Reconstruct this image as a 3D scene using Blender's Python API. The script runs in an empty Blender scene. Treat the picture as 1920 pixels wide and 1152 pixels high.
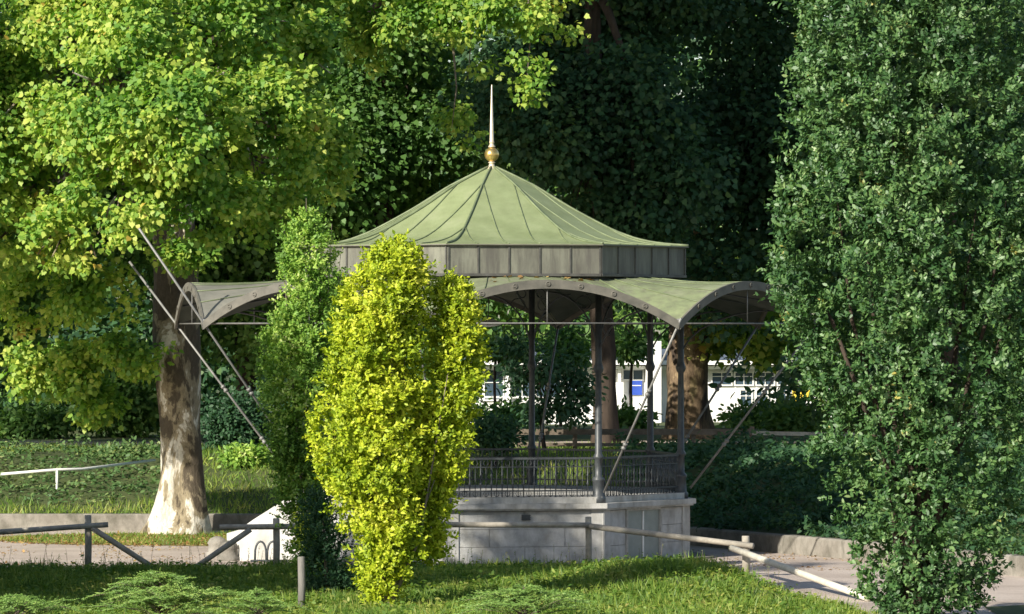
import bpy, math, random
import numpy as np
from mathutils import Vector, noise
R_ = math.radians
sc = bpy.context.scene
COL = sc.collection
rng = np.random.default_rng(7)
random.seed(7)

# ------------------------------------------------------------------ camera, sky, sun
HC, D0, F = 5.28, 110.0, 8800.0      # eye height, distance to the bandstand, focal length in photo pixels
cam = bpy.data.objects.new("camera", bpy.data.cameras.new("camera"))
COL.objects.link(cam)
cam.location = (0, -D0, HC)
cam.rotation_euler = (R_(90) + math.atan(44 / F), 0, 0)
cam.data.sensor_width = 36
cam.data.lens = 36 * F / 1920
cam.data.clip_start = 1.0
cam.data.clip_end = 6000
sc.camera = cam

SUN_AZ, SUN_EL = R_(-40), R_(27)      # azimuth measured from the direction towards the viewer
sdir = Vector((math.sin(SUN_AZ) * math.cos(SUN_EL), -math.cos(SUN_AZ) * math.cos(SUN_EL), math.sin(SUN_EL)))
world = bpy.data.worlds.new("World")
sc.world = world
world.use_nodes = True
wn = world.node_tree.nodes
sky = wn.new('ShaderNodeTexSky')
sky.sky_type = 'NISHITA'
sky.sun_disc = False
sky.sun_elevation = SUN_EL
sky.sun_rotation = math.atan2(sdir.x, sdir.y)
sky.air_density = 1.0
world.node_tree.links.new(sky.outputs[0], wn['Background'].inputs[0])
wn['Background'].inputs[1].default_value = 0.10
sun = bpy.data.objects.new("sun", bpy.data.lights.new("sun", 'SUN'))
COL.objects.link(sun)
sun.data.energy = 5.0
sun.data.angle = R_(0.53)
sun.data.color = (1.0, 0.93, 0.80)
sun.rotation_euler = sdir.to_track_quat('Z', 'Y').to_euler()
sun.location = (-40, -40, 60)
sc.view_settings.view_transform = 'Standard'
sc.view_settings.look = 'None'
sc.view_settings.exposure = 0.62
sc.view_settings.gamma = 1.0
sc.cycles.max_bounces = 6
sc.cycles.diffuse_bounces = 3
sc.cycles.glossy_bounces = 2
sc.cycles.transmission_bounces = 3
sc.cycles.transparent_max_bounces = 4
sc.cycles.use_denoising = True


def X(px, Y): return (px - 960) / F * (Y + D0)
def Z(py, Y): return HC + (620 - py) / F * (Y + D0)

# ------------------------------------------------------------------ materials
def nt(name):
    m = bpy.data.materials.new(name)
    m.use_nodes = True
    t = m.node_tree
    return m, t, t.nodes['Principled BSDF'], t.nodes['Material Output']


def ramp(t, stops, interp='LINEAR'):
    r = t.nodes.new('ShaderNodeValToRGB')
    r.color_ramp.interpolation = interp
    el = r.color_ramp.elements
    while len(el) < len(stops):
        el.new(0.5)
    for e, (p, c) in zip(el, stops):
        e.position = p
        e.color = (*c, 1)
    return r


def noisetex(t, scale, detail=4, rough=0.6, coords=None, dist=0.0):
    n = t.nodes.new('ShaderNodeTexNoise')
    n.inputs['Scale'].default_value = scale
    n.inputs['Detail'].default_value = detail
    n.inputs['Roughness'].default_value = rough
    n.inputs['Distortion'].default_value = dist
    if coords is not None:
        t.links.new(coords, n.inputs['Vector'])
    return n


def solid(name, stops, scale=3.0, rough=0.7, metal=0.0, bump=0.0, bscale=40, stretch=None, detail=5, spec=0.4, stain=None):
    m, t, b, o = nt(name)
    tc = t.nodes.new('ShaderNodeTexCoord')
    co = tc.outputs['Object']
    if stretch:
        mp = t.nodes.new('ShaderNodeMapping')
        mp.inputs['Scale'].default_value = stretch
        t.links.new(co, mp.inputs[0])
        co = mp.outputs[0]
    n = noisetex(t, scale, detail, 0.65, co)
    r = ramp(t, stops)
    t.links.new(n.outputs[0], r.inputs[0])
    if stain:
        # rain streaks and dirt: (colour, strength, scale, vertical stretch)
        mp2 = t.nodes.new('ShaderNodeMapping'); mp2.inputs['Scale'].default_value = (1, 1, stain[3])
        t.links.new(tc.outputs['Object'], mp2.inputs[0])
        ns = noisetex(t, stain[2], 7, 0.7, mp2.outputs[0], 0.3)
        rs = ramp(t, [(0.42, (0, 0, 0)), (0.66, (stain[1],) * 3)])
        t.links.new(ns.outputs[0], rs.inputs[0])
        mx = t.nodes.new('ShaderNodeMix'); mx.data_type = 'RGBA'
        t.links.new(rs.outputs[0], mx.inputs[0]); t.links.new(r.outputs[0], mx.inputs[6])
        mx.inputs[7].default_value = (*stain[0], 1)
        t.links.new(mx.outputs[2], b.inputs['Base Color'])
    else:
        t.links.new(r.outputs[0], b.inputs['Base Color'])
    b.inputs['Roughness'].default_value = rough
    b.inputs['Metallic'].default_value = metal
    b.inputs['Specular IOR Level'].default_value = spec
    if bump:
        n2 = noisetex(t, bscale, 4, 0.6, co)
        bp = t.nodes.new('ShaderNodeBump')
        bp.inputs['Strength'].default_value = bump
        bp.inputs['Distance'].default_value = 0.02
        t.links.new(n2.outputs[0], bp.inputs['Height'])
        t.links.new(bp.outputs[0], b.inputs['Normal'])
    return m


def leafmat(name, stops, trans=0.35, tcol=None, rough=0.55, gloss=0.025, patch=None):
    """leaf: per-leaf random colour, diffuse + translucent + a little gloss"""
    m = bpy.data.materials.new(name)
    m.use_nodes = True
    t = m.node_tree
    t.nodes.clear()
    out = t.nodes.new('ShaderNodeOutputMaterial')
    geo = t.nodes.new('ShaderNodeNewGeometry')
    r = ramp(t, stops)
    src = geo.outputs['Random Per Island']
    if patch:
        tc = t.nodes.new('ShaderNodeTexCoord')
        n = noisetex(t, patch, 2, 0.5, tc.outputs['Object'])
        mm = t.nodes.new('ShaderNodeMath'); mm.operation = 'MULTIPLY_ADD'
        mm.inputs[1].default_value = 0.55; 
        m2 = t.nodes.new('ShaderNodeMath'); m2.operation = 'MULTIPLY_ADD'
        m2.inputs[1].default_value = 1.5; m2.inputs[2].default_value = -0.52
        t.links.new(n.outputs[0], m2.inputs[0])
        t.links.new(src, mm.inputs[0])
        t.links.new(m2.outputs[0], mm.inputs[2])
        src = mm.outputs[0]
    t.links.new(src, r.inputs[0])
    dif = t.nodes.new('ShaderNodeBsdfDiffuse')
    tr = t.nodes.new('ShaderNodeBsdfTranslucent')
    gl = t.nodes.new('ShaderNodeBsdfGlossy')
    gl.inputs['Roughness'].default_value = rough
    gl.inputs['Color'].default_value = (0.9, 0.95, 0.9, 1)
    t.links.new(r.outputs[0], dif.inputs[0])
    hs = t.nodes.new('ShaderNodeMix'); hs.data_type = 'RGBA'; hs.blend_type = 'MULTIPLY'
    hs.inputs[0].default_value = 1.0
    t.links.new(r.outputs[0], hs.inputs[6])
    hs.inputs[7].default_value = (*(tcol or (1.25, 1.3, 0.5)), 1)
    t.links.new(hs.outputs[2], tr.inputs[0])
    m1 = t.nodes.new('ShaderNodeMixShader'); m1.inputs[0].default_value = trans
    t.links.new(dif.outputs[0], m1.inputs[1]); t.links.new(tr.outputs[0], m1.inputs[2])
    m2 = t.nodes.new('ShaderNodeMixShader'); m2.inputs[0].default_value = gloss
    t.links.new(m1.outputs[0], m2.inputs[1]); t.links.new(gl.outputs[0], m2.inputs[2])
    t.links.new(m2.outputs[0], out.inputs[0])
    return m


M = {}
M['green_paint'] = solid('green_paint', [(0.3, (0.19, 0.23, 0.11)), (0.55, (0.24, 0.285, 0.145)), (0.75, (0.28, 0.315, 0.18))], 1.6, 0.55, bump=0.2, bscale=7, stretch=(1, 1, 0.6), stain=((0.12, 0.12, 0.07), 0.15, 3.5, 0.25))
M['seam'] = solid('seam', [(0.3, (0.10, 0.13, 0.07)), (0.7, (0.20, 0.24, 0.13))], 3, 0.5)
M['canopy_metal'] = solid('canopy_metal', [(0.3, (0.17, 0.20, 0.11)), (0.5, (0.23, 0.27, 0.14)), (0.72, (0.27, 0.28, 0.20))], 1.1, 0.6, bump=0.15, bscale=8, stain=((0.12, 0.11, 0.085), 0.6, 2.6, 0.5))
M['canopy_grey'] = solid('canopy_grey', [(0.3, (0.14, 0.14, 0.115)), (0.55, (0.21, 0.205, 0.175)), (0.75, (0.27, 0.25, 0.20))], 1.4, 0.6, bump=0.12, bscale=8)
M['zinc'] = solid('zinc', [(0.25, (0.10, 0.095, 0.085)), (0.5, (0.15, 0.152, 0.122)), (0.8, (0.215, 0.22, 0.175))], 2.2, 0.55, stretch=(1, 1, 0.35), bump=0.15, bscale=6, stain=((0.06, 0.055, 0.05), 0.7, 5, 0.12))
M['dark_seam'] = solid('dark_seam', [(0.3, (0.05, 0.048, 0.045)), (0.7, (0.10, 0.10, 0.09))], 4, 0.5)
M['trim'] = solid('trim', [(0.3, (0.09, 0.088, 0.075)), (0.7, (0.17, 0.16, 0.135))], 3, 0.6)
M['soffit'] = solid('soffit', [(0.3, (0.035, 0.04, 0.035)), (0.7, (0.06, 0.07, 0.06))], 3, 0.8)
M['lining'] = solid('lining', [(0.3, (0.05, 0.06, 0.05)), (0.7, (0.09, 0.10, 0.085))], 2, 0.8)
M['iron'] = solid('iron', [(0.3, (0.035, 0.04, 0.045)), (0.7, (0.07, 0.078, 0.085))], 8, 0.45, spec=0.5)
M['steel'] = solid('steel', [(0.3, (0.14, 0.14, 0.135)), (0.7, (0.26, 0.26, 0.25))], 6, 0.5, metal=0.2)
M['gold'] = solid('gold', [(0.3, (0.62, 0.42, 0.13)), (0.7, (0.80, 0.60, 0.24))], 6, 0.28, metal=0.85)
M['spire'] = solid('spire', [(0.3, (0.62, 0.52, 0.36)), (0.7, (0.75, 0.66, 0.48))], 6, 0.4, metal=0.4)
M['stone'] = solid('stone', [(0.28, (0.32, 0.32, 0.32)), (0.5, (0.47, 0.47, 0.46)), (0.75, (0.56, 0.56, 0.54))], 2.3, 0.85, bump=0.4, bscale=25, detail=8, stain=((0.20, 0.19, 0.16), 0.6, 2.2, 0.6))
M['stone_cap'] = solid('stone_cap', [(0.3, (0.40, 0.40, 0.38)), (0.7, (0.56, 0.55, 0.53))], 3, 0.85, bump=0.3, stain=((0.18, 0.17, 0.14), 0.6, 3, 0.4))
M['white_stone'] = solid('white_stone', [(0.25, (0.62, 0.61, 0.57)), (0.6, (0.80, 0.79, 0.76))], 2, 0.8, bump=0.25, stain=((0.42, 0.40, 0.35), 0.6, 2.5, 0.3))
M['sunlit_wood'] = solid('sunlit_wood', [(0.25, (0.46, 0.42, 0.34)), (0.5, (0.60, 0.56, 0.47)), (0.8, (0.72, 0.68, 0.58))], 3.5, 0.85, bump=0.5, bscale=18, detail=8)  # paler copy of the wood, sunlight on the rail put into its colour
M['door_paint'] = solid('door_paint', [(0.3, (0.24, 0.27, 0.25)), (0.7, (0.30, 0.33, 0.31))], 4, 0.6)
M['concrete'] = solid('concrete', [(0.25, (0.14, 0.125, 0.105)), (0.5, (0.26, 0.24, 0.21)), (0.8, (0.38, 0.36, 0.32))], 1.3, 0.9, bump=0.5, bscale=14, detail=8, stain=((0.07, 0.07, 0.05), 0.7, 2, 0.6))
M['wood'] = solid('wood', [(0.25, (0.20, 0.18, 0.15)), (0.5, (0.34, 0.31, 0.26)), (0.8, (0.52, 0.48, 0.40))], 3.5, 0.85, bump=0.5, bscale=18, stretch=(1, 1, 1), detail=8)
M['stake_wood'] = solid('stake_wood', [(0.3, (0.13, 0.125, 0.115)), (0.7, (0.24, 0.23, 0.21))], 5, 0.9, bump=0.5, stretch=(1, 1, 0.2), bscale=30)
M['dark_wood'] = solid('dark_wood', [(0.3, (0.09, 0.07, 0.05)), (0.7, (0.17, 0.14, 0.11))], 4, 0.85, bump=0.4)
M['white_metal'] = solid('white_metal', [(0.3, (0.7, 0.7, 0.68)), (0.7, (0.8, 0.8, 0.78))], 4, 0.5)
M['bark_dark'] = solid('bark_dark', [(0.3, (0.028, 0.02, 0.015)), (0.7, (0.075, 0.055, 0.042))], 5, 0.95, bump=0.9, bscale=9, stretch=(1, 1, 0.25))
M['twig'] = solid('twig', [(0.3, (0.12, 0.10, 0.075)), (0.7, (0.24, 0.20, 0.15))], 4, 0.9, bump=0.3)
M['building_white'] = solid('building_white', [(0.2, (0.72, 0.72, 0.70)), (0.8, (0.82, 0.82, 0.80))], 0.6, 0.7)
M['slate'] = solid('slate', [(0.3, (0.08, 0.10, 0.14)), (0.7, (0.15, 0.18, 0.22))], 0.8, 0.6)
M['blue_sign'] = solid('blue_sign', [(0.3, (0.02, 0.06, 0.33)), (0.7, (0.03, 0.08, 0.42))], 1, 0.5)
M['red_cloth'] = solid('red_cloth', [(0.3, (0.5, 0.05, 0.03)), (0.7, (0.6, 0.08, 0.04))], 1, 0.8)
M['yellow_paint'] = solid('yellow_paint', [(0.3, (0.75, 0.55, 0.05)), (0.7, (0.8, 0.62, 0.08))], 1, 0.5)
M['lamp_white'] = solid('lamp_white', [(0.3, (0.6, 0.6, 0.58)), (0.7, (0.7, 0.7, 0.68))], 1, 0.4)
gm, gt, gb, go_ = nt('glass')
gb.inputs['Base Color'].default_value = (0.05, 0.08, 0.11, 1)
gb.inputs['Roughness'].default_value = 0.08
gb.inputs['Specular IOR Level'].default_value = 0.9
M['glass'] = gm


def bark(name, pale, mid, dark, scale=1.5, thr=(0.42, 0.47, 0.56, 0.6)):
    """camouflage bark of a plane tree: pale plates, olive and brown flakes"""
    m, t, b, o = nt(name)
    tc = t.nodes.new('ShaderNodeTexCoord')
    mp = t.nodes.new('ShaderNodeMapping')
    mp.inputs['Scale'].default_value = (1, 1, 0.45)
    t.links.new(tc.outputs['Object'], mp.inputs[0])
    n = noisetex(t, scale, 6, 0.62, mp.outputs[0], 0.6)
    r = ramp(t, [(thr[0], pale), (thr[1], mid), (thr[2], mid), (thr[3], dark)])
    # more dark flakes higher up, the crown's shade put into the bark colour
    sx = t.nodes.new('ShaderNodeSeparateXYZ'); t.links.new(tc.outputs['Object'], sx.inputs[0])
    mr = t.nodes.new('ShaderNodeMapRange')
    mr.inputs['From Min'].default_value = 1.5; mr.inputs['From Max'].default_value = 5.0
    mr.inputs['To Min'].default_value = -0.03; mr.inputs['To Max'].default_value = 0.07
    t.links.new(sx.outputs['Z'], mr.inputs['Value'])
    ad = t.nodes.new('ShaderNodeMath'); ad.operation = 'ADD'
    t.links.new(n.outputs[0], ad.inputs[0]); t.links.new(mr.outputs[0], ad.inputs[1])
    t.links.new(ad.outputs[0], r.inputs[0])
    n3 = noisetex(t, 14, 5, 0.7, mp.outputs[0])
    mx = t.nodes.new('ShaderNodeMix'); mx.data_type = 'RGBA'; mx.blend_type = 'MULTIPLY'
    mx.inputs[0].default_value = 0.55
    r3 = ramp(t, [(0.35, (0.35, 0.33, 0.3)), (0.6, (1, 1, 1))])
    t.links.new(n3.outputs[0], r3.inputs[0])
    t.links.new(r.outputs[0], mx.inputs[6]); t.links.new(r3.outputs[0], mx.inputs[7])
    t.links.new(mx.outputs[2], b.inputs['Base Color'])
    b.inputs['Roughness'].default_value = 0.9
    bp = t.nodes.new('ShaderNodeBump'); bp.inputs['Strength'].default_value = 0.8; bp.inputs['Distance'].default_value = 0.05
    t.links.new(n3.outputs[0], bp.inputs['Height']); t.links.new(bp.outputs[0], b.inputs['Normal'])
    return m


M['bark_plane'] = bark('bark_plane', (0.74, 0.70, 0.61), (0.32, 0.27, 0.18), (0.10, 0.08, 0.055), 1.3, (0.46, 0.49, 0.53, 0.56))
M['bark_brown'] = bark('bark_brown', (0.40, 0.31, 0.17), (0.20, 0.14, 0.085), (0.07, 0.05, 0.035), 1.3)

# leaves
M['leaf_plane'] = leafmat('leaf_plane', [(0.0, (0.07, 0.18, 0.03)), (0.35, (0.17, 0.32, 0.045)), (0.7, (0.36, 0.45, 0.065)), (0.95, (0.56, 0.60, 0.14)), (1.0, (0.45, 0.32, 0.06))], 0.36, (0.95, 1.3, 0.4), patch=0.5)
M['leaf_yellow'] = leafmat('leaf_yellow', [(0.0, (0.14, 0.24, 0.012)), (0.35, (0.32, 0.42, 0.02)), (0.75, (0.52, 0.58, 0.035)), (1.0, (0.68, 0.68, 0.09))], 0.28, (1.1, 1.2, 0.4), patch=1.4)
M['leaf_green'] = leafmat('leaf_green', [(0.0, (0.06, 0.13, 0.02)), (0.5, (0.19, 0.36, 0.05)), (0.85, (0.40, 0.54, 0.10)), (1.0, (0.60, 0.66, 0.30))], 0.3, patch=1.2)
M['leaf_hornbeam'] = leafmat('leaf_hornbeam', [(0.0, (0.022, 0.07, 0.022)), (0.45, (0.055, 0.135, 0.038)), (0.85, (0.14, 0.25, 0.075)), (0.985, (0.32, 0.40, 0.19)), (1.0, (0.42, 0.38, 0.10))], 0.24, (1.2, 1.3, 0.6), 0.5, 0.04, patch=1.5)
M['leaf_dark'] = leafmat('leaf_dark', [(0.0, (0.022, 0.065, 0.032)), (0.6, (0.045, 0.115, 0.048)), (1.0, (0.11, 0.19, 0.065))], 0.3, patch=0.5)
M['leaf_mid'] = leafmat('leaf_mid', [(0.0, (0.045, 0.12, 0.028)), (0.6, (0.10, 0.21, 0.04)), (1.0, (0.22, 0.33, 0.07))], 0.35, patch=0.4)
M['leaf_fir'] = leafmat('leaf_fir', [(0.0, (0.08, 0.17, 0.04)), (0.6, (0.19, 0.32, 0.07)), (1.0, (0.36, 0.46, 0.12))], 0.25, patch=2)
M['grass'] = leafmat('grass', [(0.0, (0.05, 0.12, 0.015)), (0.45, (0.13, 0.23, 0.03)), (0.8, (0.28, 0.34, 0.06)), (1.0, (0.46, 0.43, 0.14))], 0.35, patch=0.9)
M['ivy'] = leafmat('ivy', [(0.0, (0.04, 0.10, 0.03)), (0.6, (0.10, 0.18, 0.055)), (1.0, (0.28, 0.32, 0.12))], 0.2, patch=0.7)
M['litter'] = leafmat('litter', [(0.0, (0.20, 0.12, 0.05)), (0.5, (0.34, 0.20, 0.08)), (1.0, (0.45, 0.33, 0.12))], 0.15)


def groundmat(name, a, b_, c, s1=0.35, s2=6, rough=0.95, bump=0.6):
    m, t, b, o = nt(name)
    tc = t.nodes.new('ShaderNodeTexCoord')
    n1 = noisetex(t, s1, 6, 0.6, tc.outputs['Object'])
    n2 = noisetex(t, s2, 8, 0.75, tc.outputs['Object'])
    r = ramp(t, [(0.3, a), (0.5, b_), (0.72, c)])
    ad = t.nodes.new('ShaderNodeMath'); ad.operation = 'MULTIPLY_ADD'
    ad.inputs[1].default_value = 0.5
    ml = t.nodes.new('ShaderNodeMath'); ml.operation = 'MULTIPLY'; ml.inputs[1].default_value = 0.5
    t.links.new(n1.outputs[0], ml.inputs[0])
    t.links.new(n2.outputs[0], ad.inputs[0]); t.links.new(ml.outputs[0], ad.inputs[2])
    t.links.new(ad.outputs[0], r.inputs[0]); t.links.new(r.outputs[0], b.inputs['Base Color'])
    b.inputs['Roughness'].default_value = rough
    bp = t.nodes.new('ShaderNodeBump'); bp.inputs['Strength'].default_value = bump; bp.inputs['Distance'].default_value = 0.03
    t.links.new(n2.outputs[0], bp.inputs['Height']); t.links.new(bp.outputs[0], b.inputs['Normal'])
    return m


M['gravel'] = groundmat('gravel', (0.26, 0.20, 0.15), (0.50, 0.42, 0.36), (0.66, 0.58, 0.51), 0.5, 16, bump=1.0)
M['soil'] = groundmat('soil', (0.035, 0.05, 0.015), (0.06, 0.085, 0.02), (0.12, 0.12, 0.04), 0.3, 5)
M['leafy_verge'] = groundmat('leafy_verge', (0.12, 0.13, 0.03), (0.24, 0.20, 0.07), (0.36, 0.25, 0.12), 0.9, 12)

# ------------------------------------------------------------------ mesh helpers
class MB:
    def __init__(s): s.v = []; s.f = []; s.sm = []
    def add(s, vs, fs, smooth=False):
        o = len(s.v)
        s.v += [tuple(p) for p in vs]
        s.f += [tuple(i + o for i in f) for f in fs]
        s.sm += [smooth] * len(fs)
    def box(s, c, size, ax=None, ay=None, az=None):
        ax = Vector(ax or (1, 0, 0)).normalized(); ay = Vector(ay or (0, 1, 0)).normalized(); az = Vector(az or (0, 0, 1)).normalized()
        c = Vector(c); h = [d / 2 for d in size]
        vs = [c + ax * (i * h[0]) + ay * (j * h[1]) + az * (k * h[2]) for k in (-1, 1) for j in (-1, 1) for i in (-1, 1)]
        s.add(vs, [(0, 2, 3, 1), (4, 5, 7, 6), (0, 1, 5, 4), (2, 6, 7, 3), (0, 4, 6, 2), (1, 3, 7, 5)])
    def beam(s, a, b, w, h, up=(0, 0, 1)):
        a = Vector(a); b = Vector(b); d = (b - a)
        ax = d.normalized(); ay = Vector(up).cross(ax)
        if ay.length < 1e-5: ay = Vector((0, 1, 0)).cross(ax)
        ay.normalize(); az = ax.cross(ay)
        s.box((a + b) / 2, (d.length, w, h), ax, ay, az)
    def tube(s, pts, rad, n=8, closed_ends=True, lump=0.0):
        pts = [Vector(p) for p in pts]
        if not isinstance(rad, (list, tuple)): rad = [rad] * len(pts)
        vs = []; ref = None
        for i, p in enumerate(pts):
            d = (pts[min(i + 1, len(pts) - 1)] - pts[max(i - 1, 0)]).normalized()
            if ref is None:
                ref = d.orthogonal().normalized()
            ref = (ref - d * ref.dot(d)).normalized()
            b2 = d.cross(ref)
            for k in range(n):
                a = 2 * math.pi * k / n
                rr = rad[i]
                if lump:
                    q = p + (ref * math.cos(a) + b2 * math.sin(a)) * rr
                    rr *= 1 + lump * noise.noise(Vector((q.x * 2.0, q.y * 2.0, q.z * 0.5)))
                vs.append(p + (ref * math.cos(a) + b2 * math.sin(a)) * rr)
        fs = [(i * n + k, i * n + (k + 1) % n, (i + 1) * n + (k + 1) % n, (i + 1) * n + k) for i in range(len(pts) - 1) for k in range(n)]
        if closed_ends:
            fs += [tuple(range(n))[::-1], tuple((len(pts) - 1) * n + k for k in range(n))]
        s.add(vs, fs, True)
    def lathe(s, c, prof, n=20):
        c = Vector(c)
        vs = []
        for r, z in prof:
            for k in range(n):
                a = 2 * math.pi * k / n
                vs.append(c + Vector((r * math.cos(a), r * math.sin(a), z)))
        fs = [(i * n + k, i * n + (k + 1) % n, (i + 1) * n + (k + 1) % n, (i + 1) * n + k) for i in range(len(prof) - 1) for k in range(n)]
        fs += [tuple(range(n))[::-1], tuple((len(prof) - 1) * n + k for k in range(n))]
        s.add(vs, fs, True)
    def prism(s, poly, z0, z1):
        n = len(poly)
        vs = [(p[0], p[1], z0) for p in poly] + [(p[0], p[1], z1) for p in poly]
        s.add(vs, [tuple(range(n))[::-1], tuple(range(n, 2 * n))] + [(k, (k + 1) % n, n + (k + 1) % n, n + k) for k in range(n)])
    def grid(s, P, smooth=True):
        """P[i][j] points"""
        ni, nj = len(P), len(P[0])
        s.add([p for row in P for p in row], [(i * nj + j, (i + 1) * nj + j, (i + 1) * nj + j + 1, i * nj + j + 1) for i in range(ni - 1) for j in range(nj - 1)], smooth)
    def sheet(s, P, t):
        """a thin solid sheet: P[i][j] and its copy shifted down by t, edges closed"""
        ni, nj = len(P), len(P[0])
        top = [Vector(p) for row in P for p in row]
        bot = [p - Vector((0, 0, t)) for p in top]
        N = ni * nj
        fs = []
        for i in range(ni - 1):
            for j in range(nj - 1):
                a, b, c, d = i * nj + j, (i + 1) * nj + j, (i + 1) * nj + j + 1, i * nj + j + 1
                fs += [(a, b, c, d), (N + d, N + c, N + b, N + a)]
        edge = [(i * nj, (i + 1) * nj) for i in range(ni - 1)] + [((i + 1) * nj + nj - 1, i * nj + nj - 1) for i in range(ni - 1)]
        edge += [(j + 1, j) for j in range(nj - 1)] + [((ni - 1) * nj + j, (ni - 1) * nj + j + 1) for j in range(nj - 1)]
        fs += [(b, a, N + a, N + b) for a, b in edge]
        s.add(top + bot, fs, False)
    def build(s, name, mat, parent=None):
        me = bpy.data.meshes.new(name)
        me.from_pydata(s.v, [], s.f)
        me.polygons.foreach_set('use_smooth', s.sm)
        me.materials.append(M[mat] if isinstance(mat, str) else mat)
        me.update()
        o = bpy.data.objects.new(name, me)
        COL.objects.link(o)
        if parent: o.parent = parent
        return o


def tag(o, label=None, cat=None, group=None, kind=None):
    if label: o['label'] = label
    if cat: o['category'] = cat
    if group: o['group'] = group
    if kind: o['kind'] = kind
    return o


def empty(name, label, cat, group=None, loc=(0, 0, 0)):
    o = bpy.data.objects.new(name, None)
    o.empty_display_size = 0.2
    COL.objects.link(o)
    return tag(o, label, cat, group)


def copy_tree(o, parent=None):
    c = o.copy(); COL.objects.link(c)
    if parent: c.parent = parent
    for ch in list(o.children): copy_tree(ch, c)
    return c


# ---- leaves
LOBED = np.array([(0, 0.0), (0.04, -0.30), (0.16, -0.46), (0.36, -0.40), (0.56, -0.46), (0.68, -0.26), (1.0, 0.0), (0.68, 0.26), (0.56, 0.46), (0.36, 0.40), (0.16, 0.46), (0.04, 0.30)], float)
OVAL = np.array([(0, 0.0), (0.28, -0.24), (0.68, -0.23), (1.0, 0.0), (0.68, 0.23), (0.28, 0.24)], float)
NARROW = np.array([(0, 0.0), (0.35, -0.15), (1.0, 0.0), (0.35, 0.15)], float)
BLADE = np.array([(0, -0.035), (0, 0.035), (1.0, 0.0)], float)


def unit(v):
    return v / np.maximum(np.linalg.norm(v, axis=1, keepdims=True), 1e-6)


def leaves(name, mat, C, A, N, S, tmpl, parent=None, droop=0.3):
    """one mesh of leaves: C base points, A along, N normals, S sizes"""
    n = len(C); k = len(tmpl)
    A = unit(A); N = unit(N - A * np.sum(N * A, 1, keepdims=True)); B = np.cross(N, A)
    al = tmpl[:, 0][None, :, None]; si = tmpl[:, 1][None, :, None]
    dz = (-(tmpl[:, 0] ** 2) * droop - np.abs(tmpl[:, 1]) * -0.22)[None, :, None]
    V = C[:, None, :] + S[:, None, None] * (al * A[:, None, :] + si * B[:, None, :] + dz * N[:, None, :])
    V = V.reshape(-1, 3).astype(np.float32)
    me = bpy.data.meshes.new(name)
    me.vertices.add(n * k); me.vertices.foreach_set('co', V.ravel())
    me.loops.add(n * k); me.loops.foreach_set('vertex_index', np.arange(n * k, dtype=np.int32))
    me.polygons.add(n); me.polygons.foreach_set('loop_start', np.arange(0, n * k, k, dtype=np.int32))
    me.polygons.foreach_set('loop_total', np.full(n, k, dtype=np.int32))
    me.materials.append(M[mat])
    me.update(calc_edges=True)
    o = bpy.data.objects.new(name, me); COL.objects.link(o)
    if parent: o.parent = parent
    return o


def rv(n): return rng.normal(size=(n, 3))


def clusters(lobes, ncl, per, crad, lsize, shell=0.55, outw=0.6, up=0.5, hang=0.3, gap=None, gfreq=0.8):
    """leaf bunches spread through ellipsoid lobes (x,y,z,rx,ry,rz)"""
    L = np.array(lobes, float)
    w = (L[:, 3] * L[:, 4] * L[:, 5]) ** (2 / 3.0); w /= w.sum()
    idx = rng.choice(len(L), ncl, p=w)
    d = unit(rv(ncl))
    rr = (shell + (1.04 - shell) * rng.random(ncl) ** 0.6)
    P = L[idx, :3] + d * rr[:, None] * L[idx, 3:]
    if gap is not None:
        keep = np.array([noise.noise(Vector((q[0] * gfreq, q[1] * gfreq, q[2] * gfreq * 1.2))) > gap for q in P])
        P, d = P[keep], d[keep]
    Cc = np.repeat(P, per, 0); Dd = np.repeat(d, per, 0)
    n = len(Cc)
    off = rv(n) * crad * np.array([1, 1, 0.62])
    C = Cc + off
    Nn = Dd * outw * 0.6 + np.array([-0.2, -0.35, up]) + rv(n) * 0.42 + unit(off) * 0.2
    Aa = unit(off) * 0.8 + Dd * 0.4 + np.array([0, 0, -hang]) + rv(n) * 0.45
    S = lsize * (0.65 + 0.7 * rng.random(n))
    return C, Aa, Nn, S


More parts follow.
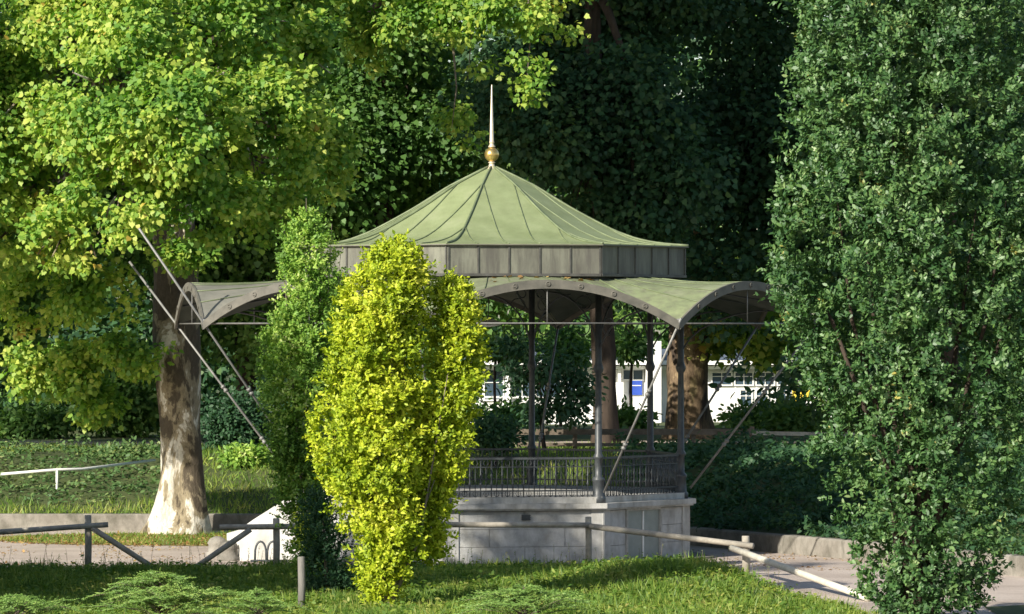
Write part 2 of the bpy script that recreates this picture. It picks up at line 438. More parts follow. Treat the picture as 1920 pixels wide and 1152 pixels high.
def outline_bush(rows, Y, nsh, per, slen, lsize, depth=0.95, lump=0.32, nfreq=1.0, seed=0, up=0.8, core=0.45, tuft=6, tr=0.085, vs=0.42, hs=1.0, full=0.965):
    """upright bush whose half width follows rows of (photo y, left x, right x) at distance Y"""
    rows = sorted(rows)
    ys = [r[0] for r in rows]
    zz = np.array([Z(y, Y) for y in ys])[::-1]
    lf = np.array([X(r[1], Y) for r in rows])[::-1]; rt = np.array([X(r[2], Y) for r in rows])[::-1]
    # density by girth
    zs = np.linspace(zz[0], zz[-1], 400)
    hw = (np.interp(zs, zz, rt) - np.interp(zs, zz, lf)) / 2
    p = hw + 0.3; p /= p.sum()
    nsh = nsh // tuft
    z = rng.choice(zs, nsh, p=p) + rng.normal(size=nsh) * 0.02
    l = np.interp(z, zz, lf); r = np.interp(z, zz, rt)
    cx = (l + r) / 2; h = (r - l) / 2
    ph = rng.random(nsh) * 2 * np.pi
    fr = core + (1.0 - core) * rng.random(nsh) ** 0.5
    inn = rng.random(nsh) < 0.16
    fr[inn] = rng.random(int(inn.sum())) * core
    lum = np.empty(nsh)
    for i in range(nsh):
        q = Vector((math.cos(ph[i]) * 1.6 * hs * nfreq + seed, math.sin(ph[i]) * 1.6 * hs * nfreq, z[i] * vs * nfreq))
        q2 = Vector((math.cos(ph[i]) * 4.2 * nfreq + seed, math.sin(ph[i]) * 4.2 * nfreq, z[i] * 2.6 * nfreq))
        lum[i] = noise.noise(q) * 1.5 + noise.noise(q2) * 1.0
    keep = (lum > -0.30) | (fr < 0.66) | (rng.random(nsh) < 0.08)
    z, cx, h, ph, fr, lum = z[keep], cx[keep], h[keep], ph[keep], fr[keep], lum[keep]
    nsh = int(keep.sum())
    f = fr * (full + lump * np.clip(lum, -1.1, 0.06)) + 0.06 * np.maximum(0, rng.normal(size=nsh) - 1.0)
    x = cx + np.cos(ph) * h * f; y = Y + np.sin(ph) * h * f * depth
    P = np.stack([x, y, z], 1)
    out = np.stack([np.cos(ph), np.sin(ph), np.zeros(nsh)], 1)
    sd = unit(out * 0.55 + np.array([0, 0, up]) + rv(nsh) * 0.25)
    P = np.repeat(P, tuft, 0); out = np.repeat(out, tuft, 0); sd = np.repeat(sd, tuft, 0); nsh *= tuft
    o_ = rv(nsh)
    P = P + o_ * tr * [1, 1, 0.7]
    sd = unit(sd + o_ * 0.35 + rv(nsh) * 0.15)
    t = np.tile(np.linspace(0.05, 1, per), nsh)
    PP = np.repeat(P, per, 0) + np.repeat(sd, per, 0) * (t * slen)[:, None]
    n = len(PP)
    side = unit(rv(n))
    SD = np.repeat(sd, per, 0); OO = np.repeat(out, per, 0)
    side = unit(side - SD * np.sum(side * SD, 1, keepdims=True))
    Aa = side * 0.8 + SD * 0.8 + OO * 0.15
    Nn = OO * 0.4 + np.array([-0.12, -0.2, 0.5]) + rv(n) * 0.45 + SD * 0.25
    S = lsize * (0.6 + 0.7 * rng.random(n)) * (1.1 - 0.35 * t)
    return PP + rv(n) * 0.012, Aa, Nn, S

# ------------------------------------------------------------------ ground
WX = np.linspace(-60, 60, 1201)
WY = np.interp(WX, [-60, -30, -13.5, -6, 0, 2.6, 4, 5.6, 7.5, 10.5, 13, 20, 60], [15, 14.6, 14, 14, 12, 9.3, 6.8, 3.0, -0.7, -8, -14, -30, -60])
_k = np.hanning(31); _k /= _k.sum()
WY[20:-20] = np.convolve(np.pad(WY, 15, mode='edge'), _k, 'valid')[20:-20]


def wall_y(x):
    return float(np.interp(x, WX, WY))


g = MB()
g.grid([[(x, y, 0) for y in (-200, -60, 0, 60, 300, 3000)] for x in (-3000, -200, -40, 0, 40, 200, 3000)], False)
tag(g.build('ground', 'gravel'), kind='structure')


def bank_z(x, y):
    d = max(0.0, y - wall_y(x))
    if x > 4: d *= 0.7
    t = min(1.0, d / 11.0)
    t = t * t * (3 - 2 * t)
    far = max(0.0, min(1.0, (y - 60) / 60))
    return 0.40 + 1.36 * t + 0.05 * noise.noise(Vector((x * 0.4, y * 0.4, 0))) * min(1, d) - 1.1 * far


bx = [-200, -120, -60] + list(np.arange(-40, 40.1, 0.6)) + [60, 120, 200]
bd = [0.12, 0.3, 0.6, 1, 1.6] + list(np.arange(2.4, 16, 0.9)) + [18, 21, 25, 30, 36, 43, 52, 62, 75, 90, 110, 140, 200, 400, 900]
g = MB()
g.grid([[(x, wall_y(x) + d, bank_z(x, wall_y(x) + d)) for d in bd] for x in bx], True)
tag(g.build('grass_bank', 'soil'), kind='structure')

# upper path along the top of the bank
def strip_path(name, pts, w, mat, lift=0.03):
    g = MB(); P = []
    for i, (x, y) in enumerate(pts):
        P.append([(x, y - w / 2 + w * j / 4, bank_z(x, y - w / 2 + w * j / 4) + lift) for j in range(5)])
    g.grid(P)
    return tag(g.build(name, mat), kind='structure')


strip_path('upper_path', [(x, 33.0 + 0.012 * x) for x in np.arange(-40, 41, 1.0)], 7.5, 'gravel', 0.06)

# foreground lawn with a low mound
def lawn_edge(x):      # far edge of the lawn
    return float(np.interp(x, [-40, -3, 1, 2.6, 3.6, 4.6, 5.3, 6.2, 8], [-6.9, -6.9, -7.0, -8.2, -10.2, -13.5, -17, -22, -40]))


def lawn_z(x, y):
    d = lawn_edge(x) - y
    if d < 0: return 0.0
    e = min(1, d / 1.8)
    m = 0.42 * math.exp(-((x - 3.2) / 2.3) ** 2 - ((y + 14.5) / 4.5) ** 2)
    return e * (0.05 + m + 0.06 * noise.noise(Vector((x * 0.5, y * 0.35, 3)))) + 0.01


g = MB()
xs = list(np.arange(-32, 7.5, 0.35)); ds = [0, 0.2, 0.5, 0.9, 1.4, 2] + list(np.arange(2.7, 26, 0.6)) + [30, 60, 90]
g.grid([[(x, lawn_edge(x) - d, lawn_z(x, lawn_edge(x) - d) - (0.03 if d == 0 else 0)) for d in ds] for x in xs])
tag(g.build('lawn', 'soil'), kind='structure')
g = MB()
P = [[(x, y, 0.012 + 0.05 * min(1, (x - 9.0 - (y + 20) * -0.1) / 1.0) if x > 9.0 else 0.012) for y in np.arange(-40, -19.5, 1.5)] for x in np.arange(9.0, 30, 1.0)]
g.grid(P)
tag(g.build('lawn_corner', 'soil'), kind='structure')
# leafy verge round the plane tree
g = MB()
cx, cy = X(360, 9), 8.6
ring = [(cx + 5.0 * math.cos(a) * (1 + 0.12 * math.sin(3 * a)), cy + 3.6 * math.sin(a) * (1 + 0.1 * math.cos(5 * a))) for a in np.linspace(0, 2 * math.pi, 40, endpoint=False)]
g.add([(x, min(y, wall_y(x) - 0.05), 0.006) for x, y in ring], [tuple(range(40))])
tag(g.build('leaf_strewn_verge', 'leafy_verge'), kind='structure')

# retaining kerb wall along the bank
def kerb_wall(x0, x1, name, label, step=0.8):
    g = MB()
    xs = [x0]
    while xs[-1] < x1:
        x = xs[-1]; xs.append(x + step / math.sqrt(1 + ((wall_y(x + .05) - wall_y(x - .05)) / .1) ** 2))
    pts = [Vector((x, wall_y(x), 0)) for x in xs]
    L = []
    for i, p in enumerate(pts):
        d = (pts[min(i + 1, len(pts) - 1)] - pts[max(0, i - 1)]).normalized()
        nrm = Vector((-d.y, d.x, 0))
        L.append([p + Vector((0, 0, -0.1)) - nrm * 0.16, p + Vector((0, 0, 0.40)) - nrm * 0.16, p + Vector((0, 0, 0.44)) - nrm * 0.12,
                  p + Vector((0, 0, 0.44)) + nrm * 0.14, p + Vector((0, 0, -0.1)) + nrm * 0.16])
    g.grid(L, False)
    n = len(L)
    g.add(L[0], [(4, 3, 2, 1, 0)]); g.add(L[-1], [(0, 1, 2, 3, 4)])
    return tag(g.build(name, 'concrete'), label, 'retaining wall')


kerb_wall(-40, 16, 'retaining_wall', 'low concrete retaining wall curving behind the bandstand at the foot of the bank', 0.4)

# ------------------------------------------------------------------ bandstand
TH = R_(-12.3)
CX, CY = X(922, 0), 0.0
def V(k, R, z=0.0):
    a = TH + R_(45) * k
    return Vector((CX + R * math.sin(a), CY - R * math.cos(a), z))
def mid(k): return TH + R_(45) * k + R_(22.5)
def nrm(k):
    a = mid(k); return Vector((math.sin(a), -math.cos(a), 0))
def tan(k):
    a = mid(k); return Vector((math.cos(a), math.sin(a), 0))
CA = math.cos(R_(22.5)); SA = math.sin(R_(22.5))
C0 = Vector((CX, CY, 0))
band = empty('bandstand', 'octagonal bandstand with green tent roof, arched canopy wings and iron railing', 'bandstand')
band.location = (0, 0, 0)

# plinth
g = MB()
g.prism([V(k, 4.62)[:2] for k in range(8)], -0.05, 1.22)
plinth = g.build('plinth', 'stone', band)
g = MB()
for k in range(8):
    if k in (1,): 
        pass
    n, t = nrm(k), tan(k)
    ap = 4.62 * CA
    W = 2 * 4.62 * SA
    courses = [(0.02, 0.40, [0.5]), (0.41, 0.80, [0.27, 0.76]), (0.81, 1.20, [0.5])]
    for ci, (z0, z1, cuts) in enumerate(courses):
        es = [0.07] + cuts + [0.93]
        for i in range(len(es) - 1):
            a, b = (es[i] - 0.5) * W + 0.006, (es[i + 1] - 0.5) * W - 0.006
            if k == 1 and a < 0.62 and b > -0.85:   # the door bay keeps free
                if a < -0.85: b = -0.86
                elif b > 0.62: a = 0.63
                else: continue
                if a >= b: continue
            g.box(C0 + n * (ap + 0.02) + t * ((a + b) / 2) + Vector((0, 0, (z0 + z1) / 2)), (b - a, 0.06, z1 - z0), t, n)
g.build('stone_block_facing', 'stone', plinth)
for k in range(8):
    g = MB()
    for kk, sg_ in ((k, 1), (k - 1, -1)):
        n, t = nrm(kk), tan(kk)
        W = 2 * 4.62 * SA
        g.box(C0 + n * (4.62 * CA + 0.035) - t * (sg_ * (W / 2 - 0.10)) + Vector((0, 0, 0.585)), (0.30, 0.09, 1.27), t, n)
    g.build('corner_pilaster', 'stone_cap', plinth)
g = MB()
g.prism([V(k, 4.80)[:2] for k in range(8)], 1.222, 1.262)
g.prism([V(k, 4.86)[:2] for k in range(8)], 1.263, 1.38)
g.prism([V(k, 4.66)[:2] for k in range(8)], 1.381, 1.52)
g.build('cornice', 'stone_cap', band)
g = MB()
g.prism([V(k, 5.3)[:2] for k in range(8)], -0.04, 0.045)
g.build('ground_step', 'concrete', band)
# vent on the front wall
g = MB()
n, t = nrm(0), tan(0)
pc = C0 + n * (4.62 * CA + 0.07) + t * 0.02
g.box(pc + Vector((0, 0, 1.07)), (0.19, 0.06, 0.13), t, n)
for i in range(3): g.box(pc + n * 0.035 + Vector((0, 0, 1.03 + 0.04 * i)), (0.21, 0.02, 0.015), t, n)
g.build('wall_vent', 'iron', band)
# cellar door on the right wall
n, t = nrm(1), tan(1)
dc = C0 + n * (4.62 * CA + 0.012) + t * (-0.11)
g = MB(); g.box(dc + Vector((0, 0, 0.60)), (1.36, 0.03, 1.14), t, n)
door = g.build('door', 'door_paint', band)
g = MB()
g.box(dc + n * 0.03 + Vector((0, 0, 0.60)), (0.05, 0.02, 1.10), t, n)
g.build('door_strip', 'white_metal', door)
g = MB()
for s in (-1, 1): g.box(dc + t * (0.71 * s) + n * 0.03 + Vector((0, 0, 0.61)), (0.07, 0.08, 1.18), t, n)
g.box(dc + n * 0.03 + Vector((0, 0, 1.195)), (1.5, 0.07, 0.045), t, n)
g.build('door_frame', 'stone_cap', door)
g = MB(); g.box(dc + t * 0.12 + n * 0.035 + Vector((0, 0, 0.62)), (0.03, 0.05, 0.12), t, n)
g.build('door_handle', 'iron', door)

# stairs on the left side
n, t = nrm(6), tan(6)
g = MB()
ap = 4.62 * CA
for i in range(7):
    r0 = 0.22 * i
    g.box(C0 + n * (ap + 0.05 + r0 + 0.11) + Vector((0, 0, (1.36 - i * 0.19) / 2)), (1.9, 0.219, 1.36 - i * 0.19), t, n)
st = g.build('staircase', 'stone_cap', band)
for s in (-1, 1):
    g = MB()
    c = C0 + t * (s * 1.12)
    P0 = c + n * (ap + 0.04)
    w = t * 0.16
    prof = [(0, -0.05), (0, 1.42), (0.25, 1.40), (1.15, 0.84), (1.5, 0.60), (1.78, 0.52), (1.78, -0.05)]
    vs = [P0 + n * a + Vector((0, 0, z)) - w for a, z in prof] + [P0 + n * a + Vector((0, 0, z)) + w for a, z in prof]
    m = len(prof)
    g.add(vs, [tuple(range(m)), tuple(range(2 * m - 1, m - 1, -1))] + [(i, m + i, m + (i + 1) % m, (i + 1) % m) for i in range(m)])
    o = g.build('stair_parapet', 'white_stone', st)
    g = MB()
    e = P0 + n * 2.02
    g.lathe((e.x, e.y, 0), [(0.27, -0.05), (0.27, 0.08), (0.22, 0.10), (0.21, 0.26), (0.24, 0.30), (0.18, 0.40), (0.08, 0.45), (0.02, 0.46)], 16)
    g.build('end_stone', 'concrete', st)

# columns
for k in range(8):
    p = V(k, 4.50)
    g = MB()
    prof = [(0.17, 1.38), (0.17, 1.50), (0.135, 1.54), (0.12, 1.85), (0.14, 1.88), (0.14, 1.93), (0.085, 1.98), (0.085, 2.36), (0.12, 2.39), (0.12, 2.43),
            (0.08, 2.50), (0.072, 3.9), (0.066, 4.30), (0.10, 4.34), (0.12, 4.42), (0.09, 4.50), (0.075, 4.56), (0.07, 6.40)]
    g.lathe(p, prof, 14)
    col = g.build('column', 'iron', band)
    # openwork brackets either side and outward
    g = MB()
    for kk in (k, k - 1):
        tt = tan(kk) * (1 if kk == k else -1)
        for q in range(1):
            base = p + Vector((0, 0, 4.6))
            arc = [base + tt * (1.15 * (1 - math.cos(a))) + Vector((0, 0, 1.55 * math.sin(a))) for a in np.linspace(0, math.pi / 2, 9)]
            g.tube(arc, 0.022, 6)
            for rr, aa in ((0.22, 0.75), (0.15, 1.1), (0.3, 0.38)):
                c = p + tt * (0.10 + rr) + Vector((0, 0, 4.75 + 1.5 * aa))
                if c.z > 6.25: c.z = 6.15
                pts = [c + tt * (rr * math.cos(a) * (1 - a / 9)) + Vector((0, 0, rr * math.sin(a) * (1 - a / 9))) for a in np.linspace(0, 5.6, 14)]
                g.tube(pts, 0.014, 5)
    outd = (p - C0); outd.z = 0; outd.normalize()
    arc = [p + outd * (2.2 * (1 - math.cos(a))) + Vector((0, 0, 4.6 + 1.15 * math.sin(a))) for a in np.linspace(0, math.pi / 2, 8)]
    g.tube(arc, 0.022, 6)
    g.build('bracket', 'iron', col)

# railings, all sides but the stair side
for k in range(8):
    if k == 6: continue
    a, b = V(k, 4.50), V(k + 1, 4.50)
    d = (b - a); L = d.length; u = d.normalized()
    g = MB()
    for z, r in ((2.39, 0.03), (2.20, 0.013), (1.66, 0.02)):
        g.beam(a + u * 0.12 + Vector((0, 0, z)), b - u * 0.12 + Vector((0, 0, z)), 2 * r, 2 * r * 0.8)
    rail = g.build('railing', 'iron', band)
    nb = 14
    proto = [MB(), MB()]
    proto[0].lathe((0, 0, 0), [(0.012, 1.50), (0.014, 1.78), (0.034, 1.82), (0.014, 1.86), (0.014, 1.98), (0.03, 2.01), (0.014, 2.04), (0.012, 2.37)], 6)
    proto[1].tube([Vector((0, 0, 1.52)), Vector((0, 0, 2.2))], 0.009, 5)
    for zc in (2.29, 1.60):
        proto[1].tube([u * (0.055 * math.cos(q)) + Vector((0, 0, zc + 0.07 * math.sin(q))) for q in np.linspace(0, 2 * math.pi, 9)], 0.008, 4, False)
    if k in (0, 1, 2):
        po = [None, None]
        for i in range(1, nb * 2):
            p = a + u * (L * i / (nb * 2)); w = i % 2
            if po[w] is None:
                po[w] = proto[w].build('baluster', 'iron', rail); q = po[w]
            else:
                q = po[w].copy(); COL.objects.link(q)
            q.location = (p.x, p.y, 0)
    else:
        g = MB()
        for i in range(1, nb * 2):
            p = a + u * (L * i / (nb * 2)); w = i % 2
            g.add([(v[0] + p.x, v[1] + p.y, v[2]) for v in proto[w].v], proto[w].f)
        tag(g.build('balusters', 'iron', rail), kind='stuff')

# ceiling, ring beam
g = MB()
g.prism([V(k, 4.45)[:2] for k in range(8)], 6.42, 6.50)
for k in range(8):
    a, b = V(k, 4.5, 6.36), V(k + 1, 4.5, 6.36)
    g.beam(a, b, 0.12, 0.14)
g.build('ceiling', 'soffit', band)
# pendant lamp under the ceiling
g = MB()
lp = (X(916, -1.5), -1.5, Z(607, -1.5))
g.lathe(lp, [(0.02, 0.16), (0.05, 0.14), (0.28, 0.03), (0.30, -0.03), (0.10, -0.07), (0.01, -0.08)], 18)
lamp = g.build('pendant_lamp', 'lamp_white', band)
g = MB(); g.tube([(lp[0], lp[1], lp[2] + 0.1), (lp[0], lp[1], 6.42)], 0.012, 5); g.build('cord', 'iron', lamp)

# fascia drum
g = MB()
g.prism([V(k, 4.60)[:2] for k in range(8)], 6.50, 7.20)
drum = g.build('fascia_drum', 'zinc', band)
g = MB()
for k in range(8):
    n, t = nrm(k), tan(k)
    W = 2 * 4.6 * SA
    for i in range(0, 6):
        o_ = (i / 5 - 0.5) * W
        if i in (0, 5): o_ *= 0.985
        g.box(C0 + n * (4.6 * CA + 0.012) + t * o_ + Vector((0, 0, 6.86)), (0.035, 0.03, 0.64), t, n)
    g.box(C0 + n * (4.6 * CA + 0.02) + Vector((0, 0, 6.535)), (W - 0.0, 0.05, 0.06), t, n)
g.build('fascia_batten', 'dark_seam', drum)

# tent roof
rho = [0.0, 0.06, 0.216, 0.396, 0.52, 0.625, 0.734, 0.83, 0.92, 1.0]
hgt = [1.0, 0.935, 0.75, 0.48, 0.315, 0.185, 0.085, 0.035, 0.012, 0.0]
def rz(r): return 7.235 + 1.90 * float(np.interp(r, rr_f, hh_f))
rr_f = np.linspace(0, 1, 60)
hh_f = np.interp(rr_f, rho, hgt)
for _ in range(3): hh_f[1:-1] = (hh_f[:-2] + 2 * hh_f[1:-1] + hh_f[2:]) / 4
RA = 4.68
for k in range(8):
    n, t = nrm(k), tan(k)
    ap = RA * CA
    rs = np.linspace(0.012, 1, 26)
    P = [[C0 + n * (ap * r) + t * (ap * r * math.tan(R_(22.5)) * s) + Vector((0, 0, rz(r))) for s in (1, 0.5, 0, -0.5, -1)] for r in rs]
    g = MB(); g.sheet(P, 0.035)
    pan = g.build('roof_panel', 'green_paint', band)
    g = MB()
    W = 2 * ap * math.tan(R_(22.5))
    for i in range(1, 5):
        o_ = (i / 5 - 0.5) * W
        r0 = abs(o_) / math.tan(R_(22.5)) / ap
        pts = [C0 + n * (ap * r) + t * o_ + Vector((0, 0, rz(r) + 0.012)) for r in np.linspace(r0 + 0.01, 1, 16)]
        g.tube(pts, 0.017, 5)
    g.build('standing_seam', 'seam', pan)
    g = MB()
    pts = [V(k, RA * r) + Vector((0, 0, rz(r) + 0.02)) for r in np.linspace(0.02, 1, 26)]
    g.tube(pts, 0.028, 6)
    g.build('ridge_roll', 'seam', pan)
g = MB()
g.prism([V(k, 4.70)[:2] for k in range(8)], 7.202, 7.225)
g.build('eaves_gutter', 'trim', band)
# finial
g = MB()
zt = 9.10
g.lathe((CX, CY, zt), [(0.16, -0.06), (0.11, 0.0), (0.07, 0.05), (0.06, 0.10), (0.09, 0.12), (0.05, 0.14)], 18)
fin = g.build('finial', 'spire', band)
g = MB()
g.lathe((CX, CY, zt + 0.305), [(0.17 * math.sin(a) + 0.001, -0.17 * math.cos(a)) for a in np.linspace(0.05, math.pi - 0.05, 14)], 24)
g.build('gilded_ball', 'gold', fin)
g = MB()
g.lathe((CX, CY, zt + 0.47), [(0.08, 0), (0.085, 0.03), (0.055, 0.05), (0.05, 0.10), (0.065, 0.12), (0.052, 0.15), (0.012, 1.46), (0.002, 1.48)], 12)
g.build('spire_rod', 'spire', fin)

# canopy wings
RI, RO = 4.56, 7.68
ZI, ZC, ZP = 6.50, 5.47, 0.90
def cpt(k, u, v, lift=0.0):
    a = V(k, RI).lerp(V(k + 1, RI), (u + 1) / 2); b = V(k, RO).lerp(V(k + 1, RO), (u + 1) / 2)
    p = a.lerp(b, v)
    zo = ZC + ZP * (1 - abs(u) ** 2.05)
    zi = ZI - 0.10 * u * u
    vv = v ** 1.0
    p.z = zi * (1 - vv) + zo * vv - 0.06 * math.sin(math.pi * v) * (1 - u * u) + lift
    return p


for k in range(8):
    g = MB()
    P = [[cpt(k, u, v) for v in np.linspace(0, 1, 9)] for u in np.linspace(1, -1, 25)]
    g.sheet(P, 0.03)
    pan = g.build('canopy_wing', 'canopy_grey' if k in (5, 6) else 'canopy_metal', band)
    g = MB()
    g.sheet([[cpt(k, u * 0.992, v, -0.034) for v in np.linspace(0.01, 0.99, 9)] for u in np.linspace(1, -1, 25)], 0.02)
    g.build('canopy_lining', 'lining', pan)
    g = MB()
    for u in np.linspace(-0.72, 0.72, 7):
        g.tube([cpt(k, u, v, 0.012) for v in np.linspace(0.0, 1, 9)], 0.013, 5)
    g.tube([cpt(k, -1, v, 0.015) for v in np.linspace(0.0, 1, 6)], 0.025, 6)
    g.build('standing_seam', 'seam', pan)
    g = MB()
    for u in np.linspace(-0.72, 0.72, 4):
        g.tube([cpt(k, u, v, -0.06) for v in np.linspace(0.02, 0.98, 7)], 0.028, 6)
    g.build('canopy_rib', 'iron', pan)
    # arched edge band
    g = MB()
    n = nrm(k)
    us = np.linspace(-1, 1, 25)
    L = []
    for u in us:
        p = cpt(k, u, 1)
        L.append([p + n * 0.0 + Vector((0, 0, 0.025)), p + n * 0.05 + Vector((0, 0, 0.025)), p + n * 0.05 + Vector((0, 0, -0.17)), p + Vector((0, 0, -0.17)), p + Vector((0, 0, 0.025))])
    g.grid(L, False)
    g.add(L[0][:4], [(0, 1, 2, 3)]); g.add(L[-1][:4], [(3, 2, 1, 0)])
    bandm = g.build('arched_edge_band', 'trim', pan)
    for u in (-0.74, -0.5, -0.25, 0, 0.25, 0.5, 0.74):
        c = cpt(k, u, 1) + n * 0.06 + Vector((0, 0, -0.07))
        t = tan(k)
        g = MB()
        g.tube([c + t * (0.05 * math.cos(q)) + Vector((0, 0, 0.05 * math.sin(q))) for q in np.linspace(0, 2 * math.pi, 9)], 0.012, 5, False)
        g.box(c, (0.08, 0.02, 0.03), t, n)
        g.build('rosette', 'trim', pan)
    # tie rod with hanger
    g = MB()
    a, b = V(k, RO - 0.05, 5.44), V(k + 1, RO - 0.05, 5.44)
    g.tube([a, b], 0.016, 6)
    m_ = (a + b) / 2
    g.tube([m_, Vector((m_.x, m_.y, cpt(k, 0, 1).z - 0.1))], 0.013, 6)
    g.build('tie_rod', 'steel', band)
    # strut
    g = MB()
    ext = {6: 8.85, 7: 9.35, 5: 9.0}.get(k, 7.78)
    if k == 2: ext = 7.8
    foot = V(k, 4.72, 1.62); sl = (5.42 - 1.62) / (RO - 4.72)
    tip = V(k, ext, 1.62 + sl * (ext - 4.72))
    dd = (tip - foot)
    g.tube([foot, tip], 0.027, 8)
    for f in (0.28, 0.60):
        q = foot + (V(k, RO, 5.42) - foot) * f
        du = dd.normalized()
        g.tube([q - du * 0.09, q - du * 0.085, q - du * 0.03, q - du * 0.025, q + du * 0.025, q + du * 0.03, q + du * 0.085, q + du * 0.09],
               [0.03, 0.055, 0.055, 0.035, 0.035, 0.055, 0.055, 0.03], 8)
    q = V(k, RO, 5.42)
    g.tube([q + Vector((0, 0, -0.08)), q + Vector((0, 0, 0.12))], 0.05, 8)
    g.build('strut', 'steel', band)

# leaves fallen on the canopy
n_ = 90
C = []
for _ in range(n_):
    k = random.choice([6, 6, 7, 7, 7, 5, 0, 0]); p = cpt(k, random.uniform(-0.9, 0.9), random.uniform(0.0, 0.5) ** 1.5, 0.02)
    C.append(p)
C = np.array(C)
tag(leaves('fallen_leaves', 'litter', C, rv(n_) * [1, 1, 0.1], rv(n_) * 0.2 + [0, 0, 1], 0.11 * (0.6 + rng.random(n_)), LOBED), 'brown fallen leaves lying on the bandstand canopy', 'leaves', kind='stuff')

# ------------------------------------------------------------------ loose metal loop by the stairs
g = MB()
bx0, by0 = X(478, -3.0), -3.0
for dx in (0, 0.28):
    pts = [(bx0 + dx + 0.13 - 0.13 * math.cos(a) * 1.0, by0, 0.05 + 0.42 * math.sin(a) ** 0.6 if 0 < a < math.pi else 0) for a in np.linspace(0.0, math.pi, 11)]
    g.tube(pts, 0.025, 8)
g.beam((bx0 - 0.1, by0, 0.03), (bx0 + 0.75, by0, 0.03), 0.14, 0.05)
tag(g.build('bicycle_rack', 'iron'), 'dark looped metal rack standing before the white stair wall of the bandstand', 'bicycle rack')

# ------------------------------------------------------------------ wooden fence in front (posts carry their rails)
def post(px, ytop, Y, label, r=0.075, rails=(), mat='wood', zb=-0.1, group='posts of the wooden path fence'):
    x = X(px, Y)
    root = empty('fence_post', label, 'fence post', group)
    g = MB()
    zt = Z(ytop, Y)
    g.tube([(x, Y, zb), (x + 0.01, Y, zt * 0.5), (x, Y, zt - 0.012), (x, Y, zt)], [r, r * 1.02, r, r * 0.86], 12)
    g.build('post', mat, root)
    for (xa, ya, Ya), (xb, yb, Yb), h in rails:
        g = MB()
        a = Vector((X(xa, Ya), Ya, Z(ya, Ya))); b = Vector((X(xb, Yb), Yb, Z(yb, Yb)))
        d = b - a
        g.tube([a, a + d * 0.3, a + d * 0.7, b], [h * 0.5, h * 0.52, h * 0.49, h * 0.5], 10)
        g.build('rail', 'sunlit_wood' if label.startswith('sunlit') else mat, root)
    return root


YF = -7.6
post(165, 966, YF, 'wooden post left of the path opening, its brace slanting down to the right', 0.075,
     [((-60, 1002, YF - 0.3), (203, 984, YF - 0.12), 0.12), ((172, 990, YF - 0.13), (290, 1066, YF - 0.13), 0.12)])
post(518, 972, YF, 'wooden post right of the path opening, its brace slanting down to the left', 0.075,
     [((412, 989, YF - 0.12), (830, 984, YF - 0.12), 0.12), ((470, 993, YF - 0.16), (358, 1070, YF - 0.16), 0.12)])
post(1103, 969, YF, 'weathered wooden fence post before the pale stone base of the bandstand', 0.07,
     [((832, 984, YF - 0.12), (1108, 985, YF - 0.12), 0.12), ((1106, 987, YF - 0.15), (1412, 1024, -9.6), 0.13)])
post(1398, 1005, -9.4, 'sunlit wooden fence post on the grass mound, where two pale rails meet', 0.085,
     [((1372, 1028, -9.62), (1628, 1122, -18.6), 0.14)])
post(565, 1044, -22.5, 'grey wooden stake standing in front of the dark green shrubs', 0.07, mat='stake_wood')

# upper dark fence on the bank
YU = 26.0
pxs = [973, 1078, 1183, 1300, 1410]
for i, px in enumerate(pxs):
    x = X(px, YU)
    lab = ['first from the left', 'second from the left', 'middle', 'second from the right', 'rightmost'][i]
    root = empty('fence_post', 'dark low fence post behind the bandstand, %s of five' % lab, 'fence post', 'dark fence on top of the bank')
    g = MB(); g.box((x, YU, (1.6 + Z(800, YU)) / 2), (0.13, 0.12, Z(800, YU) - 1.6)); g.build('post', 'dark_wood', root)
    if i < 4:
        xn = X(pxs[i + 1], YU)
        for yy, h in ((810, 0.17), (834, 0.10)):
            g = MB(); g.beam((x + 0.0, YU - 0.09, Z(yy, YU)), (xn, YU - 0.09, Z(yy, YU)), 0.05, h); g.build('rail', 'dark_wood', root)
    else:
        g = MB(); g.beam((x, YU - 0.09, Z(812, YU)), (X(1640, YU), YU - 0.09, Z(816, YU)), 0.05, 0.11); g.build('rail', 'wood', root)

# white rail at the left on the bank
root = empty('handrail', 'white metal handrail crossing the ivy bank left of the plane tree', 'handrail')
g = MB()
Yh = 18.5
g.tube([(X(-40, Yh), Yh, Z(893, Yh)), (X(107, Yh), Yh, Z(881, Yh)), (X(150, Yh), Yh + 0.5, Z(881, Yh)), (X(275, Yh), Yh + 3, Z(869, Yh))], 0.04, 8)
g.build('rail', 'white_metal', root)
for px, yt in ((107, 881), (-20, 890)):
    g = MB(); g.tube([(X(px, Yh), Yh, Z(935, Yh)), (X(px, Yh), Yh, Z(yt, Yh))], 0.035, 8); g.build('post', 'white_metal', root)

# ------------------------------------------------------------------ building behind
YB = 120.0
root = empty('kiosk_building', 'long low white building with mullioned windows far behind the trees', 'building')
def bx_(g, x0, x1, y0, y1, dY, th=0.3):
    g.box(((X(x0, YB) + X(x1, YB)) / 2, YB + dY, (Z(y0, YB) + Z(y1, YB)) / 2), (X(x1, YB) - X(x0, YB), th, abs(Z(y0, YB) - Z(y1, YB))))
g = MB(); bx_(g, 850, 1640, 692, 800, 3.0, 5.6); g.build('wall', 'building_white', root)
g = MB(); bx_(g, 840, 1650, 676, 684, 2.6, 7.4); bx_(g, 845, 1645, 686, 692, 2.7, 6.8); g.build('roof_edge', 'building_white', root)
g = MB()
zr, zq = Z(675.5, YB), Z(655, YB)
g.add([(X(850, YB), YB - 0.6, zr), (X(1640, YB), YB - 0.6, zr), (X(1640, YB), YB + 6, zr), (X(850, YB), YB + 6, zr), (X(880, YB), YB + 2.8, zq), (X(1610, YB), YB + 2.8, zq)],
      [(0, 1, 5, 4), (2, 3, 4, 5), (1, 2, 5), (3, 0, 4), (3, 2, 1, 0)])
